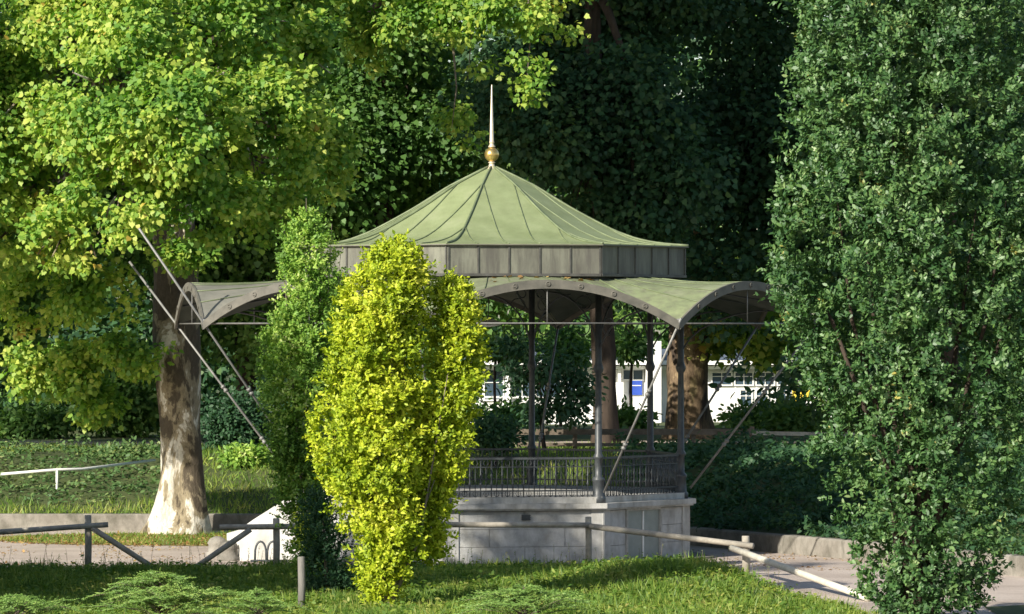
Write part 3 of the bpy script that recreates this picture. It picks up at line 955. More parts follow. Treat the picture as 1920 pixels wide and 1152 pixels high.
g.build('roof', 'slate', root)
for i, (x0, x1, y0, y1) in enumerate([(860, 905, 694, 750), (908, 944, 694, 750), (958, 1000, 696, 745), (1005, 1050, 696, 745), (1060, 1100, 696, 745), (1168, 1206, 694, 712),
                                      (1335, 1372, 699, 722), (1378, 1412, 699, 722), (1388, 1410, 732, 762), (1418, 1452, 699, 722), (1418, 1440, 732, 762), (1458, 1490, 699, 722), (1462, 1486, 728, 755), (1496, 1530, 699, 740)]):
    g = MB(); bx_(g, x0, x1, y0, y1, 0.17, 0.06)
    w = g.build('window', 'glass', root)
    g = MB()
    bx_(g, x0 - 1.5, x0 + 1, y0, y1, 0.13, 0.1); bx_(g, x1 - 1, x1 + 1.5, y0, y1, 0.13, 0.1)
    bx_(g, x0 - 1.5, x1 + 1.5, y0 - 1.5, y0 + 0.5, 0.12, 0.1); bx_(g, x0 - 1.5, x1 + 1.5, y1 - 0.5, y1 + 2, 0.12, 0.12)
    bx_(g, (x0 + x1) / 2 - 0.7, (x0 + x1) / 2 + 0.7, y0, y1, 0.125, 0.08)
    if y1 - y0 > 20: bx_(g, x0, x1, (y0 + y1) / 2 - 5, (y0 + y1) / 2 - 3.6, 0.12, 0.085)
    g.build('window_frame', 'white_metal', w)
g = MB(); bx_(g, 1210, 1238, 640, 800, -0.8, 1.6); g.build('entrance_pillar', 'building_white', root)
g = MB(); bx_(g, 947, 954, 692, 800, -0.3, 0.3); bx_(g, 1158, 1164, 692, 800, -0.3, 0.3); g.build('porch_post', 'building_white', root)
g = MB(); bx_(g, 1181, 1204, 714, 741, 0.12, 0.1)
sg = g.build('blue_notice_board', 'blue_sign', root)
g = MB(); bx_(g, 1183, 1202, 722.5, 724, 0.06, 0.02); g.build('white_line', 'white_metal', sg)
g = MB()
g.box((X(1505, 100), 100, Z(742, 100)), (0.95, 0.12, 0.5)); g.box((X(1505, 100), 100, Z(765, 100)), (0.08, 0.08, 0.8))
tag(g.build('sign_board', 'yellow_paint'), 'small yellow board before the white building, at the edge of the columnar tree', 'sign')
g = MB()
for xx in (-1.1, 0, 1.1): g.tube([(X(945, 105) + xx, 105, 0.9), (X(945, 105) + xx, 105, Z(748, 105))], 0.04, 6)
g.beam((X(945, 105) - 1.6, 105, Z(745, 105)), (X(945, 105) + 1.6, 105, Z(745, 105)), 0.1, 0.1)
g.beam((X(945, 105) - 1.6, 105, Z(762, 105)), (X(945, 105) + 1.6, 105, Z(762, 105)), 0.06, 0.06)
tag(g.build('garden_railing', 'white_metal'), 'white railing in front of the dark windows of the far building', 'railing')

# ------------------------------------------------------------------ trees
def trunk_limbs(root, x, y, z0, zt, r0, lobes, mat, flare=1.5, lean=(0, 0), nseg=14, name='trunk', rtop=0.55):
    g = MB()
    pts, rad = [], []
    for i in range(nseg + 1):
        f = i / nseg
        z = z0 - 0.3 + (zt - z0 + 0.3) * f ** 1.3
        hgt_ = max(0, z - z0)
        rr = r0 * (1 - (1 - rtop) * f) * (1 + (flare - 1) * math.exp(-hgt_ / 0.55))
        pts.append((x + lean[0] * f + 0.06 * math.sin(f * 7), y + lean[1] * f, z)); rad.append(rr)
    g.tube(pts, rad, 22, True, 0.35)
    tr = g.build(name, mat, root)
    g = MB()
    top = Vector(pts[-1]); 
    for L in lobes:
        c = Vector(L[:3]);
        s = Vector(pts[-1 - random.randrange(0, 4)])
        if c.z < s.z: s = Vector(pts[-3])
        m = s.lerp(c, 0.5) + Vector((random.uniform(-.5, .5), random.uniform(-.5, .5), 0.5 + random.random() * 0.6))
        g.tube([s, s.lerp(m, 0.5) + Vector((0, 0, 0.25)), m, m.lerp(c, 0.6), c], [r0 * 0.42, r0 * 0.33, r0 * 0.24, r0 * 0.15, r0 * 0.05], 8)
        for _ in range(5):
            dv = Vector(rv(1)[0]).normalized()
            e = c + Vector((dv.x * L[3], dv.y * L[4], dv.z * L[5])) * 0.8
            b = s.lerp(c, random.uniform(0.6, 1)) if False else m.lerp(c, random.uniform(0.2, 0.9))
            g.tube([b, b.lerp(e, 0.5) + Vector((0, 0, 0.2)), e], [r0 * 0.11, r0 * 0.07, r0 * 0.02], 5)
    if lobes: g.build('branch', mat, root)
    return tr


def lobe(px, py, Y, rx, rz_, ry=None):
    s = (Y + D0) / F
    return (X(px, Y), Y, Z(py, Y), rx * s, (ry or rx) * s, rz_ * s)


# big plane tree at the left
root = empty('plane_tree', 'big plane tree with white mottled trunk and bright sunlit leaves left of the bandstand', 'tree', 'plane trees')
YP = 12.0
main = [lobe(90, 30, 5, 130, 110), lobe(250, 60, 2, 140, 120), lobe(430, 50, 4, 140, 110), lobe(560, 90, 7, 90, 110),
        lobe(180, 220, 1, 120, 120), lobe(330, 230, 0, 130, 130), lobe(500, 230, 3, 120, 120), lobe(40, 200, 5, 100, 120),
        lobe(230, 380, 1, 110, 90), lobe(380, 370, 2, 100, 80), lobe(130, 440, 4, 90, 80), lobe(520, 370, 5, 90, 90), lobe(590, 280, 8, 70, 100),
        lobe(40, 380, 6, 90, 110), lobe(60, 560, 10, 75, 70), lobe(180, 550, 9, 75, 60), lobe(110, 690, 12, 75, 55), lobe(20, 680, 12, 60, 70),
        lobe(225, 660, 11, 55, 45), lobe(180, 760, 13, 55, 35), lobe(300, -60, 6, 180, 110), lobe(100, -90, 8, 150, 110), lobe(520, -60, 8, 140, 100), lobe(300, 690, 10.5, 32, 36), lobe(330, 480, 8, 60, 26),
        (-13.8, 5.1, 9.8, 2.2, 2.2, 2.2), (-15.3, 3.6, 12.6, 2.5, 2.5, 2.3), (-12.8, 7.5, 7.6, 1.3, 1.3, 1.2), (-16.5, 3.0, 9.6, 2.0, 2.0, 1.8)]
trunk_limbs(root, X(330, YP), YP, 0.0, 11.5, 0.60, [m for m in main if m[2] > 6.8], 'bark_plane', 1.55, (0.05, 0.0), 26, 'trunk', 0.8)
main_top = [(random.uniform(-16, 1), random.uniform(7, 15), random.uniform(18.5, 29), 2.6, 2.6, 2.2) for _ in range(34)]
Ct, At, Nt, St = clusters(main_top, 1300, 14, 0.5, 0.34, shell=0.2)
C, A, N, S = clusters(main, 8200, 30, 0.18, 0.13, shell=0.35, gap=0.03, gfreq=0.85)
leaves('crown', 'leaf_plane', np.concatenate([C, Ct]), np.concatenate([A, At]), np.concatenate([N, Nt]), np.concatenate([S, St]), LOBED, root)

# hanging bright sprays of a tall plane tree above the bandstand
root = empty('plane_tree', 'tall plane tree whose bright leafy sprays hang down above the bandstand spire', 'tree', 'plane trees')
sp = [lobe(700, -40, 14, 90, 60), lobe(780, 30, 14, 70, 50), lobe(860, 20, 13, 60, 60), lobe(960, 20, 12, 70, 50), lobe(1050, 30, 13, 60, 50), lobe(880, 110, 13, 40, 60),
      lobe(990, 90, 12, 35, 40), lobe(990, 170, 12, 30, 40), lobe(850, 200, 14, 35, 50), lobe(780, -80, 15, 200, 90), lobe(1000, -90, 15, 160, 90), lobe(690, 70, 17, 60, 60), lobe(870, 250, 16, 25, 30)]
trunk_limbs(root, X(640, 46), 46, 1.5, 15.5, 0.5, sp[9:10], 'bark_dark', 1.4)
g = MB()
for px, a, b in ((880, -60, 150), (988, -40, 190), (850, 90, 240)):
    g.tube([(X(px, 13), 13, Z(a, 13)), (X(px + 6, 13), 13, Z((a + b) / 2, 13)), (X(px - 3, 13), 13, Z(b, 13))], [0.035, 0.022, 0.008], 6)
g.build('hanging_twig', 'twig', root)
C, A, N, S = clusters(sp, 1100, 28, 0.18, 0.13, shell=0.2, gap=0.0, gfreq=0.9)
sp_top = [(random.uniform(-6, 9), random.uniform(17, 26), random.uniform(18.5, 29), 2.6, 2.6, 2.2) for _ in range(30)]
Ct, At, Nt, St = clusters(sp_top, 1000, 14, 0.5, 0.34, shell=0.2)
C, A, N, S = [np.concatenate(p) for p in ((C, Ct), (A, At), (N, Nt), (S, St))]
leaves('crown', 'leaf_plane', C, A, N, S, LOBED, root)

# darker trees behind
def back_tree(name, label, cat, px, Y, zt, r0, lobes, leaf, ncl, per=26, ls=0.17, crad=0.42, barkm='bark_dark', tmpl=LOBED, z0=1.5, group='shaded trees behind the bandstand', lean=(0, 0), flare=1.4):
    root = empty(name, label, cat, group)
    trunk_limbs(root, X(px, Y), Y, z0, zt, r0, lobes[:7], barkm, flare, lean)
    C, A, N, S = clusters(lobes, ncl, per, crad, ls, shell=0.3)
    leaves('crown', leaf, C, A, N, S, tmpl, root)
    return root


def blobs(x0, x1, y0, y1, Y, n, r0, r1, dy=4):
    out = []
    for _ in range(n):
        r = random.uniform(r0, r1)
        out.append(lobe(random.uniform(x0, x1), random.uniform(y0, y1), Y + random.uniform(-dy, dy), r, r * random.uniform(0.7, 1.1), r * 0.9))
    return out


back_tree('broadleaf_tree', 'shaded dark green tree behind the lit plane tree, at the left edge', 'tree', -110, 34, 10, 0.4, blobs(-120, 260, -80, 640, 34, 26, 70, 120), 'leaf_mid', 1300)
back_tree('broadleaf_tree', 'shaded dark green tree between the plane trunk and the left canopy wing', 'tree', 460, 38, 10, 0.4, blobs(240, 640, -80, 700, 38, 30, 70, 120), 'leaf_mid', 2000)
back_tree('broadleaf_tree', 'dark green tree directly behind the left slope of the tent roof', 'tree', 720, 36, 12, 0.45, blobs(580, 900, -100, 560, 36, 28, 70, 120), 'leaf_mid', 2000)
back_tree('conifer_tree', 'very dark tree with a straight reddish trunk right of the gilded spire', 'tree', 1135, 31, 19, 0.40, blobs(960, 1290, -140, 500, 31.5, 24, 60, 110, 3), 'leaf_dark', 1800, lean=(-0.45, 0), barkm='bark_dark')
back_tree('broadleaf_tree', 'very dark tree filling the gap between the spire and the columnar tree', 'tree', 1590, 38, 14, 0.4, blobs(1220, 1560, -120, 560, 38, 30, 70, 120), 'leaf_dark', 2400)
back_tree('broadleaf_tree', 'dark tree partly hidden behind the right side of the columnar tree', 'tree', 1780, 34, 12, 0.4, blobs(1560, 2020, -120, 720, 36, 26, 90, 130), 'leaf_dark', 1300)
root = empty('plane_tree', 'thick brown mottled plane tree behind the right iron column, yellow green leaves at its right', 'tree', 'plane trees')
lbs = [lobe(1390, 625, 42, 60, 28), lobe(1430, 650, 41, 50, 24), lobe(1340, 630, 43, 40, 26), lobe(1450, 600, 44, 50, 30), lobe(1300, 540, 46, 90, 50), lobe(1400, 520, 46, 80, 50), lobe(1310, 660, 42, 14, 30)]
trunk_limbs(root, X(1285, 42), 42, 1.4, 8.6, 0.78, lbs[4:6], 'bark_brown', 1.5, (0.25, 0))
C, A, N, S = clusters(lbs, 190, 20, 0.34, 0.24, shell=0.2)
leaves('crown', 'leaf_plane', C, A, N, S, LOBED, root)

# small dark silhouetted tree seen through the bandstand
root = empty('young_tree', 'small dark thin stemmed tree seen through the bandstand, left of the dark trunk', 'tree')
lb = [lobe(1010, 690, 24, 65, 40), lobe(1060, 760, 24, 45, 40), lobe(1060, 700, 24, 45, 50), lobe(960, 650, 24, 35, 25), lobe(1010, 770, 24, 35, 25), lobe(1090, 730, 24, 30, 50), lobe(975, 720, 24, 30, 30)]
trunk_limbs(root, X(1020, 24), 24, 1.5, Z(740, 24), 0.07, lb, 'bark_dark', 1.2)
C, A, N, S = clusters(lb, 330, 9, 0.16, 0.16, shell=0.0)
leaves('crown', 'leaf_dark', C, A, N, S, OVAL, root)

# hedge-like shrubs along the upper path, left half
def shrub(name, label, px, py, Y, rx, rz_, leaf, ncl, ls=0.12, per=16, cr=0.22, group='shrubs on the bank', tmpl=OVAL, hang=0.1):
    root = empty(name, label, 'shrub', group)
    L = [lobe(px + random.uniform(-.45, .45) * rx, py + random.uniform(-.25, .35) * rz_, Y + random.uniform(-.6, .6), rx * random.uniform(.45, .7), rz_ * random.uniform(.5, .8)) for _ in range(6)]
    C, A, N, S = clusters(L, ncl, per, cr, ls, shell=0.3, hang=hang)
    leaves('foliage', leaf, C, A, N, S, tmpl, root)
    g = MB()
    zb = bank_z(X(px, Y), Y) if Y > wall_y(X(px, Y)) else 0
    for _ in range(6):
        l = random.choice(L)
        g.tube([(X(px, Y) + random.uniform(-.15, .15), Y, zb - 0.1), (l[0], l[1], l[2])], [0.04, 0.012], 5)
    g.build('stem', 'bark_dark', root)
    return root


YS = 28
for px, py, Y, rx, rz_, lf, nn, lab in [
    (925, 815, 20, 55, 45, 'leaf_dark', 200, 'dark rounded bush seen through the bandstand railing beside the yellow bush'),
    (40, 800, 44, 90, 50, 'leaf_mid', 220, 'bush at the left picture edge above the pale upper path'),
    (240, 760, 44, 90, 90, 'leaf_mid', 300, 'shaded bush on the bank just left of the white plane trunk'),
    (440, 790, 27, 70, 75, 'leaf_dark', 330, 'dark bush right of the plane trunk under the two long struts'),
    (560, 770, 30, 90, 90, 'leaf_dark', 330, 'dark bush behind the narrow green columnar bush'),
    (700, 740, 34, 110, 110, 'leaf_mid', 330, 'dark bush behind the bright yellow bush'),
    (840, 700, 34, 60, 130, 'leaf_mid', 300, 'tall dark bush at the right edge of the bright yellow bush'),
    (230, 860, 24, 70, 28, 'ivy', 160, 'low sprawling bush touching the plane trunk on its left'),
    (470, 860, 22, 55, 25, 'leaf_green', 120, 'low bright green bush where the long strut meets the bank'),
    (1410, 788, 60, 60, 22, 'leaf_mid', 200, 'sunlit bush before the white building right of the brown trunk'),
    (1490, 785, 50, 50, 30, 'leaf_mid', 200, 'bush before the white building at the edge of the columnar tree'),
    (1180, 790, 60, 40, 25, 'leaf_mid', 110, 'small bush before the blue notice board'),
    (960, 780, 70, 70, 18, 'leaf_mid', 120, 'pale green bush below the far dark windows'),
    (1900, 900, 12, 50, 60, 'leaf_green', 200, 'yellowish green bush at the right picture edge behind the columnar tree'),
]:
    shrub('shrub', lab, px, py, Y, rx, rz_, lf, nn, ls=0.13 if Y < 35 else 0.2, cr=0.2 if Y < 35 else 0.3)

for px, py, Y, rx, rz_, lab in [(930, 640, 80, 70, 34, 'lit leafy young tree hanging above the far dark windows'), (1185, 655, 85, 34, 26, 'small leafy tree above the blue notice board'), (1050, 650, 75, 60, 34, 'leafy young tree in front of the far building roof')]:
    root = empty('young_tree', lab, 'tree', 'young trees before the far building')
    lb = [lobe(px + random.uniform(-.6, .6) * rx, py + random.uniform(-.6, .6) * rz_, Y + random.uniform(-1, 1), rx * .45, rz_ * .5) for _ in range(7)]
    trunk_limbs(root, X(px, Y), Y, 0.6, Z(py, Y), 0.09, lb[:4], 'bark_dark', 1.2)
    C, A, N, S = clusters(lb, 150, 12, 0.28, 0.22, shell=0.1)
    leaves('crown', 'leaf_mid', C, A, N, S, OVAL, root)

# far wood beyond the building, one mass
C, A, N, S = clusters([(x, 150 + random.uniform(-6, 6), random.uniform(0, 24), 7, 5, 5) for x in list(np.arange(-40, 40, 1.6)) * 2], 6500, 12, 0.9, 0.55, shell=0.2)
tag(leaves('far_wood', 'leaf_mid', C, A, N, S, OVAL), 'far wooded mass closing the view behind the building', 'wood', kind='stuff')
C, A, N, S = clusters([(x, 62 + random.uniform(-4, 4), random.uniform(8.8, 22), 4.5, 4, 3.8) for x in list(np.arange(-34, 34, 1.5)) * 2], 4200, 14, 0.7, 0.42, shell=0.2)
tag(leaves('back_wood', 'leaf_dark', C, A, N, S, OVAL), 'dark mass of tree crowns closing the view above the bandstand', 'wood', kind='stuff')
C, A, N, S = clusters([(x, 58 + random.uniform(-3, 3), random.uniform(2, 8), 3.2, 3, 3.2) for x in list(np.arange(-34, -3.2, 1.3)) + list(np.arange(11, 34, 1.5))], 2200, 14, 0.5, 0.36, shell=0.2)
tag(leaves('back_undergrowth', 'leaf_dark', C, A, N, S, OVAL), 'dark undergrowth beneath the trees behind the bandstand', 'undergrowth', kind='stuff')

# shade trees out at the left, their shadows fall into the picture
def shade_tree(label, x, y, h, r, ncl, z0=0.0, low=0.4):
    root = empty('broadleaf_tree', label, 'tree', 'tall trees beyond the left picture edge')
    L = [(x + random.uniform(-.6, .6) * r, y + random.uniform(-.6, .6) * r, h * random.uniform(low + .1, .92), r * .5, r * .5, r * .45) for _ in range(14)]
    trunk_limbs(root, x, y, z0, h * 0.6, 0.4, L[:5], 'bark_dark')
    C, A, N, S = clusters(L, ncl, 14, 0.5, 0.36, shell=0.1)
    leaves('crown', 'leaf_mid', C, A, N, S, OVAL, root)


shade_tree('tall tree outside the picture at the left, shading the wood behind', -29, 16, 28, 8, 1500, 1.5)
shade_tree('tall tree outside the picture behind the left edge', -21, 26, 26, 7, 1100, 1.5)
def shade_column(label, x, y, h, r, n):
    root = empty('columnar_tree', label, 'tree', 'columnar trees left of the picture')
    g = MB(); g.tube([(x, y, -0.1), (x, y, h * 0.8)], [0.12, 0.04], 8); g.build('trunk', 'twig', root)
    C, A, N, S = clusters([(x, y, 0.4 + h * f, r * (0.6 + 0.5 * math.sin(math.pi * min(1, f + 0.15))), r, h * 0.16) for f in (0.1, 0.25, 0.4, 0.55, 0.7, 0.84)], n, 14, 0.25, 0.2, shell=0.2)
    leaves('crown', 'leaf_hornbeam', C, A, N, S, OVAL, root)
SX, SY = math.sin(-SUN_AZ), math.cos(SUN_AZ)      # the way shadows run
for lab_, p_, t_, h_, r_, n_ in [
    ('slender columnar tree out of the picture, its shadow on the narrow green bush', 2.9, 24, 11.6, 1.0, 800),
    ('tall columnar tree out of the picture, nearest the viewer', 5.0, 25, 15.2, 1.0, 1200),
    ('tall columnar tree out of the picture, second in its row', 0.4, 26, 15.6, 1.25, 1300),
    ('tall columnar tree out of the picture at the far left of its row', -2.4, 22, 13.9, 1.6, 1500),
    ('short columnar tree out of the picture beside the lawn', -4.2, 16.5, 5.2, 2.0, 900),
    ('low wide bush-like tree out of the picture beside the path', -7.0, 13.5, 2.4, 1.8, 500)]:
    x_ = p_ * SY - t_ * SX; y_ = -4.3 - p_ * SX - t_ * SY
    shade_column(lab_, x_, y_, h_, r_, n_)

# ------------------------------------------------------------------ bushes in front
# yellow elm-like bush
root = empty('golden_bush', 'tall bright yellow green bush in front of the bandstand stairs side', 'bush')
YY = -22
rowsA = [(462, 722, 756), (478, 690, 788), (512, 662, 806), (550, 642, 800), (600, 628, 790), (650, 620, 786), (700, 614, 792), (750, 606, 800), (800, 586, 800), (840, 578, 806), (880, 590, 800), (920, 606, 790), (960, 622, 790), (1000, 640, 790), (1050, 655, 782), (1095, 670, 750), (1125, 690, 738), (1150, 704, 728)]
C, A, N, S = outline_bush(rowsA, YY, 9600, 7, 0.17, 0.098, lump=0.55, full=0.88, seed=3.1, nfreq=1.1)
rowsB = [(530, 836, 862), (556, 815, 884), (600, 805, 896), (650, 808, 904), (700, 808, 905), (750, 800, 897), (800, 770, 885), (850, 765, 880), (890, 760, 862), (930, 775, 845), (980, 785, 828), (1030, 790, 822), (1052, 798, 812)]
C2, A2, N2, S2 = outline_bush(rowsB, YY + 0.5, 4000, 7, 0.17, 0.098, lump=0.55, full=0.84, seed=9.4, nfreq=1.3)
leaves('foliage', 'leaf_yellow', np.concatenate([C, C2]), np.concatenate([A, A2]), np.concatenate([N, N2]), np.concatenate([S, S2]), OVAL, root)
g = MB()
bxy = (X(722, YY), YY)
for (px, py, r) in ((700, 700, .03), (760, 620, .03), (735, 560, .035), (840, 700, .025), (815, 900, .02), (660, 850, .02), (780, 980, .025)):
    g.tube([(bxy[0] + random.uniform(-.06, .06), bxy[1], -0.05), (X((722 + px) / 2 + 6, YY), YY + random.uniform(-.1, .1), Z(1010, YY)), (X(px, YY), YY + random.uniform(-.2, .2), Z(py, YY))], [0.05, r, 0.008], 7)
g.build('stem', 'twig', root)

# green columnar bush
root = empty('columnar_bush', 'narrow dark green columnar bush left of the yellow bush, ragged twigs at its top', 'bush', 'green columnar bushes')
YG = -14
rowsG = [(410, 566, 582), (440, 548, 604), (470, 534, 620), (500, 526, 630), (550, 520, 652), (600, 505, 650), (650, 491, 640), (700, 493, 625), (750, 500, 612), (800, 508, 606), (850, 518, 602), (900, 524, 600), (950, 535, 602), (1000, 548, 612), (1050, 552, 625), (1104, 560, 620)]
C, A, N, S = outline_bush(rowsG, YG, 7000, 7, 0.17, 0.085, lump=0.45, seed=5.0, nfreq=1.4)
leaves('foliage', 'leaf_green', C, A, N, S, OVAL, root)
g = MB()
for px, py in ((574, 372), (590, 405), (622, 420), (640, 460), (600, 560), (650, 500), (530, 480)):
    g.tube([(X(582, YG), YG, -0.05), (X((582 + px) / 2, YG), YG, Z(800, YG)), (X(px, YG), YG, Z(py, YG))], [0.04, 0.022, 0.005], 6)
g.build('stem', 'twig', root)
root = empty('columnar_bush', 'short very dark green bush between the grey stake and the yellow bush', 'bush', 'green columnar bushes')
rowsD = [(925, 585, 600), (960, 575, 625), (1000, 572, 640), (1050, 574, 655), (1100, 580, 662), (1150, 588, 660)]
C, A, N, S = outline_bush(rowsD, -17.5, 1100, 8, 0.2, 0.075, lump=0.3, seed=1.0, nfreq=1.4)
leaves('foliage', 'leaf_dark', C, A, N, S, OVAL, root)
g = MB(); g.tube([(X(615, -17.5), -17.5, -0.05), (X(605, -17.5), -17.5, Z(960, -17.5))], [0.05, 0.012], 6); g.build('stem', 'twig', root)
# few yellow leaves at the gap
C, A, N, S = clusters([lobe(568, 990, -15.2, 16, 48)], 26, 7, 0.07, 0.09, shell=0.0)
leaves('autumn_leaves', 'leaf_yellow', C, A, N, S, OVAL, root)

# hornbeam at the right
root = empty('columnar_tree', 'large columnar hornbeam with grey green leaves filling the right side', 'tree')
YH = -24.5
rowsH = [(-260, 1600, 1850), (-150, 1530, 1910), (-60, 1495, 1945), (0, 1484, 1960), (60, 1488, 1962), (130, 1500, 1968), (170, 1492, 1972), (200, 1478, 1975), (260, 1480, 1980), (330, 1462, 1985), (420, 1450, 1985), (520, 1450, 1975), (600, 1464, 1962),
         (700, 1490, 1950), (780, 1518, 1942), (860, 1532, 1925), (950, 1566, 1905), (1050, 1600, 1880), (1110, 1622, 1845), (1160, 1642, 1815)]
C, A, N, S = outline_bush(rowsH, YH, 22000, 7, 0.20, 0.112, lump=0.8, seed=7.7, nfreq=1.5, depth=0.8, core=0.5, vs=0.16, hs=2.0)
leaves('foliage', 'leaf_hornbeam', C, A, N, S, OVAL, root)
g = MB()
for i in range(9):
    tx = 1722 + (i - 4) * 52; ty = 250 + abs(i - 4) * 70 - (i % 2) * 80
    g.tube([(X(1722 + (i - 4) * 5, YH), YH + random.uniform(-.15, .15), -0.05), (X(1722 + (i - 4) * 15, YH), YH + random.uniform(-.3, .3), Z(880, YH)), (X((tx + 1722 + (i - 4) * 15) / 2 + (i - 4) * 8, YH), YH + random.uniform(-.6, .6), Z(600, YH)), (X(tx, YH), YH + random.uniform(-.8, .8), Z(ty, YH))],
           [0.085, 0.055, 0.035, 0.01], 8)
g.build('trunk', 'bark_dark', root)

# ------------------------------------------------------------------ feathery junipers at the bottom
def juniper(label, px, Y, rad_px, zt, nbr, seed):
    root = empty('juniper_shrub', label, 'shrub', 'feathery low conifers at the bottom edge')
    random.seed(seed)
    x0 = X(px, Y); s = (Y + D0) / F; R = rad_px * s
    CC, AA, NN, SS = [], [], [], []
    g = MB()
    z0 = lawn_z(x0, Y); H = zt - z0
    def needles(pts, sz, step):
        for i in range(1, len(pts)):
            d = (pts[i] - pts[i - 1]); m = max(1, int(d.length / step)); dn = d.normalized()
            sd = dn.cross(Vector((0, 0, 1))).normalized(); up = sd.cross(dn)
            for j in range(m):
                q = pts[i - 1] + d * (j / m)
                a = random.uniform(-0.5, 0.5) + (math.pi if j % 2 else 0)
                CC.append(q); AA.append(sd * math.cos(a) + up * math.sin(a) + dn * 0.9); NN.append(Vector((-0.4, -0.6, 0.8)) + Vector(rv(1)[0]) * 0.4); SS.append(sz * random.uniform(0.7, 1.2))
    g.tube([(x0, Y, z0 - 0.05), (x0, Y, z0 + H * 0.96)], [0.03, 0.005], 5)
    needles([Vector((x0, Y, z0 + H * 0.5)), Vector((x0, Y, z0 + H))], 0.06, 0.012)
    for b in range(nbr):
        a = random.uniform(0, 2 * math.pi); f = random.random() ** 0.8
        L = R * (1.0 - 0.88 * f) * random.uniform(0.7, 1.1)
        o = Vector((math.cos(a), math.sin(a), 0))
        p0 = Vector((x0, Y, z0 + H * 0.92 * f)); p1 = p0 + o * L * 0.5 + Vector((0, 0, L * random.uniform(0.2, 0.42))); p2 = p0 + o * L + Vector((0, 0, L * random.uniform(0.1, 0.3)))
        pts = [p0 * (1 - t) ** 2 + p1 * 2 * t * (1 - t) + p2 * t * t for t in np.linspace(0, 1, 10)]
        g.tube(pts[::3], [0.012, 0.008, 0.006, 0.003], 4)
        needles(pts[3:], 0.055, 0.02)
        for i in range(2, 10):
            d = (pts[i] - pts[i - 1]).normalized(); sd = d.cross(Vector((0, 0, 1))).normalized()
            for sg_ in (-1, 1):
                l = 0.30 * L * (1.15 - i / 10) * random.uniform(0.6, 1.2) + 0.05
                e = pts[i] + (sd * sg_ * 0.75 + d * 0.8 + Vector((0, 0, random.uniform(-.1, .3)))) * l
                needles([pts[i], e], 0.05, 0.018)
    g.build('stem', 'twig', root)
    leaves('foliage', 'leaf_fir', np.array(CC), np.array(AA), np.array(NN), np.array(SS), NARROW, root)


juniper('feathery light green conifer at the bottom left, its tip the highest of them', 300, -27.5, 175, Z(1068, -27.5), 95, 1)
juniper('feathery light green conifer at the bottom, just left of the grey stake', 480, -27.5, 120, Z(1104, -27.5), 40, 2)
juniper('feathery light green conifer at the bottom centre, right of the yellow bush', 985, -27.5, 170, Z(1098, -27.5), 75, 3)
juniper('feathery light green conifer at the bottom left corner', 30, -27.5, 140, Z(1116, -27.5), 40, 4)
random.seed(11)

# ------------------------------------------------------------------ grass
def scatter(n, xr, yr, ok, zf):
    x = rng.uniform(*xr, n); y = rng.uniform(*yr, n)
    P = [(a, b, zf(a, b)) for a, b in zip(x, y) if ok(a, b)]
    return np.array(P)


P = scatter(120000, (-13, 7), (-27, -6.9), lambda a, b: b < lawn_edge(a) - 0.03 and abs(a) < (b + D0) * 0.112, lawn_z)
dens = np.array([noise.noise(Vector((p[0] * 0.9, p[1] * 0.6, 0))) for p in P])
n = len(P)
A = rv(n) * [0.45, 0.45, 0.1] + [0, 0, 1]
S = (0.12 + 0.16 * rng.random(n) ** 2 + 0.18 * np.clip(dens, -0.5, 1))
tag(leaves('meadow_grass', 'grass', P - [0, 0, 0.02], A, rv(n) + [0, -0.5, 0.4], np.maximum(S, 0.06), BLADE * [1, 1.9], droop=0.5), 'uncut grass of the foreground lawn and mound', 'grass', kind='stuff')
# broad clover-like leaves in it
Q = P[rng.choice(n, 24000)]
n2 = len(Q)
tag(leaves('clover', 'grass', Q + np.array([0, 0, 0.07]) + np.abs(rv(n2)) * [0, 0, 0.07], rv(n2) * [1, 1, 0.3], rv(n2) * 0.4 + [0, -0.1, 1], 0.085 * (0.5 + rng.random(n2)), OVAL), 'small broad leaves growing among the foreground grass', 'ground cover', kind='stuff')
# bank grass and ivy
P = scatter(150000, (-20, 20), (-24, 30), lambda a, b: b > wall_y(a) + 0.2 and abs(a) < (b + D0) * 0.135, bank_z)
lft = (P[:, 0] < X(300, 16)) & (P[:, 1] > 16.8 + 0.5 * np.sin(P[:, 0] * 1.7)) & (P[:, 1] < 26)
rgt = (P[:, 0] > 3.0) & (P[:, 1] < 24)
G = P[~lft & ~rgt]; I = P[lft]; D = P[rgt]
n = len(G)
tag(leaves('bank_grass', 'grass', G - [0, 0, 0.02], rv(n) * [0.5, 0.5, 0.1] + [0, 0, 1], rv(n) + [0, -0.5, 0.5], 0.14 + 0.16 * rng.random(n), BLADE * [1, 2.2], droop=0.4), 'long grass on the bank behind the low wall', 'grass', kind='stuff')
n = len(I)
tag(leaves('ivy', 'ivy', I + np.array([0, 0, 1.0]) * (0.06 + 0.07 * np.abs(rng.normal(size=n)) + 0.45 * np.clip([noise.noise(Vector((q[0] * 0.8, q[1] * 0.8, 4))) + 0.5 * noise.noise(Vector((q[0] * 2.3, q[1] * 2.3, 4))) for q in I], 0, 1))[:, None], rv(n) * [1, 1, 0.4], rv(n) * 0.5 + [0, -0.4, 1], 0.11 * (0.6 + 0.9 * rng.random(n)), OVAL), 'ivy ground cover on the bank around the white handrail', 'ivy', kind='stuff')
D = np.repeat(D, 2, 0) + rv(len(D) * 2) * [0.12, 0.12, 0]; n = len(D)  # shaded grass bank drawn with darker leaves, the shade put into their colour
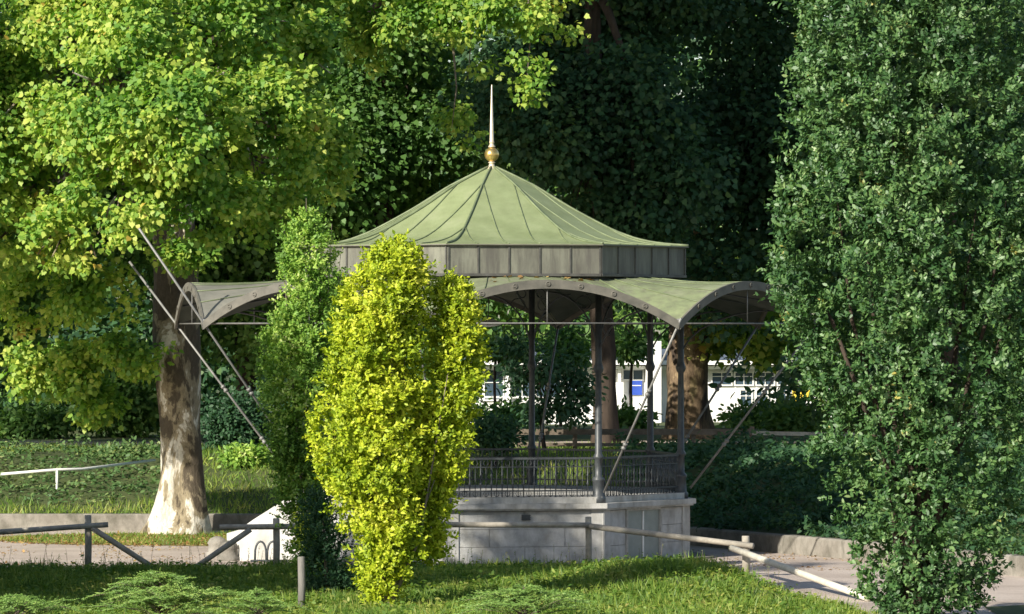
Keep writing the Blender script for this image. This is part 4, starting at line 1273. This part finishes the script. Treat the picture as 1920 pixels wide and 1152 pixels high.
tag(leaves('shade_toned_cover', 'leaf_dark', D + np.array([0, 0, 1.0]) * (0.05 + 0.10 * np.abs(rng.normal(size=n)) + 0.75 * np.clip([noise.noise(Vector((q[0] * 0.7, q[1] * 0.7, 4))) + 0.5 * noise.noise(Vector((q[0] * 2.1, q[1] * 2.1, 4))) for q in D], 0, 1))[:, None], rv(n) * [1, 1, 0.5], rv(n) * 0.6 + [0, -0.3, 1], 0.12 * (0.7 + rng.random(n)), OVAL), 'leafy ground cover coloured dark in place of shade on the bank right of the bandstand', 'ground cover', kind='stuff')
P = scatter(8000, (-13, -3), (4, 13.8), lambda a, b: (a - cx) ** 2 / 26 + (b - cy) ** 2 / 13 < 1.0, lambda a, b: 0.02)
n = len(P)
tag(leaves('ground_litter', 'litter', P, rv(n) * [1, 1, 0.2], rv(n) * 0.4 + [0, 0, 1], 0.08 * (0.6 + rng.random(n)), OVAL), 'dry brown leaves strewn around the foot of the plane tree', 'leaf litter', kind='stuff')
P = scatter(9000, (-13, -3), (4, 13.8), lambda a, b: (a - cx) ** 2 / 24 + (b - cy) ** 2 / 12 < 1.0, lambda a, b: 0.0)
n = len(P)
tag(leaves('verge_grass', 'grass', P, rv(n) * [0.5, 0.5, 0.1] + [0, 0, 1], rv(n), 0.07 + 0.09 * rng.random(n), BLADE * [1, 2.6]), 'short grass around the foot of the plane tree', 'grass', kind='stuff')
P = scatter(7000, (-14, 12), (-7, 12), lambda a, b: lawn_edge(a) < b < wall_y(a) - 0.2 and noise.noise(Vector((a * 0.5, b * 0.3, 9))) > -0.1, lambda a, b: 0.012)
n = len(P)
tag(leaves('path_leaves', 'litter', P, rv(n) * [1, 1, 0.2], rv(n) * 0.3 + [0, 0, 1], 0.07 * (0.6 + rng.random(n)), OVAL), 'brown leaves scattered over the gravel path', 'leaf litter', kind='stuff')
# tall seed stems along the lawn edge
g = MB()
hd = []
for _ in range(150):
    x = random.uniform(-12, 5.2); y = lawn_edge(x) - random.uniform(0.1, 2.5)
    z = lawn_z(x, y); h = random.uniform(0.2, 0.6); dx = random.uniform(-.08, .08)
    g.tube([(x, y, z), (x + dx * .4, y, z + h * .6), (x + dx, y, z + h)], [0.006, 0.005, 0.003], 4)
    for _k in range(7): hd.append((x + dx + random.gauss(0, .008), y, z + h * random.uniform(.7, 1.02)))
sg = g.build('seed_stalks', 'twig')
tag(sg, 'thin tall seed stalks rising from the foreground grass', 'grass stalks', kind='stuff')
hd = np.array(hd); n = len(hd)
leaves('seed_heads', 'grass', hd, rv(n) * 0.5 + [0, 0, 1], rv(n), np.full(n, 0.035), NARROW, sg)
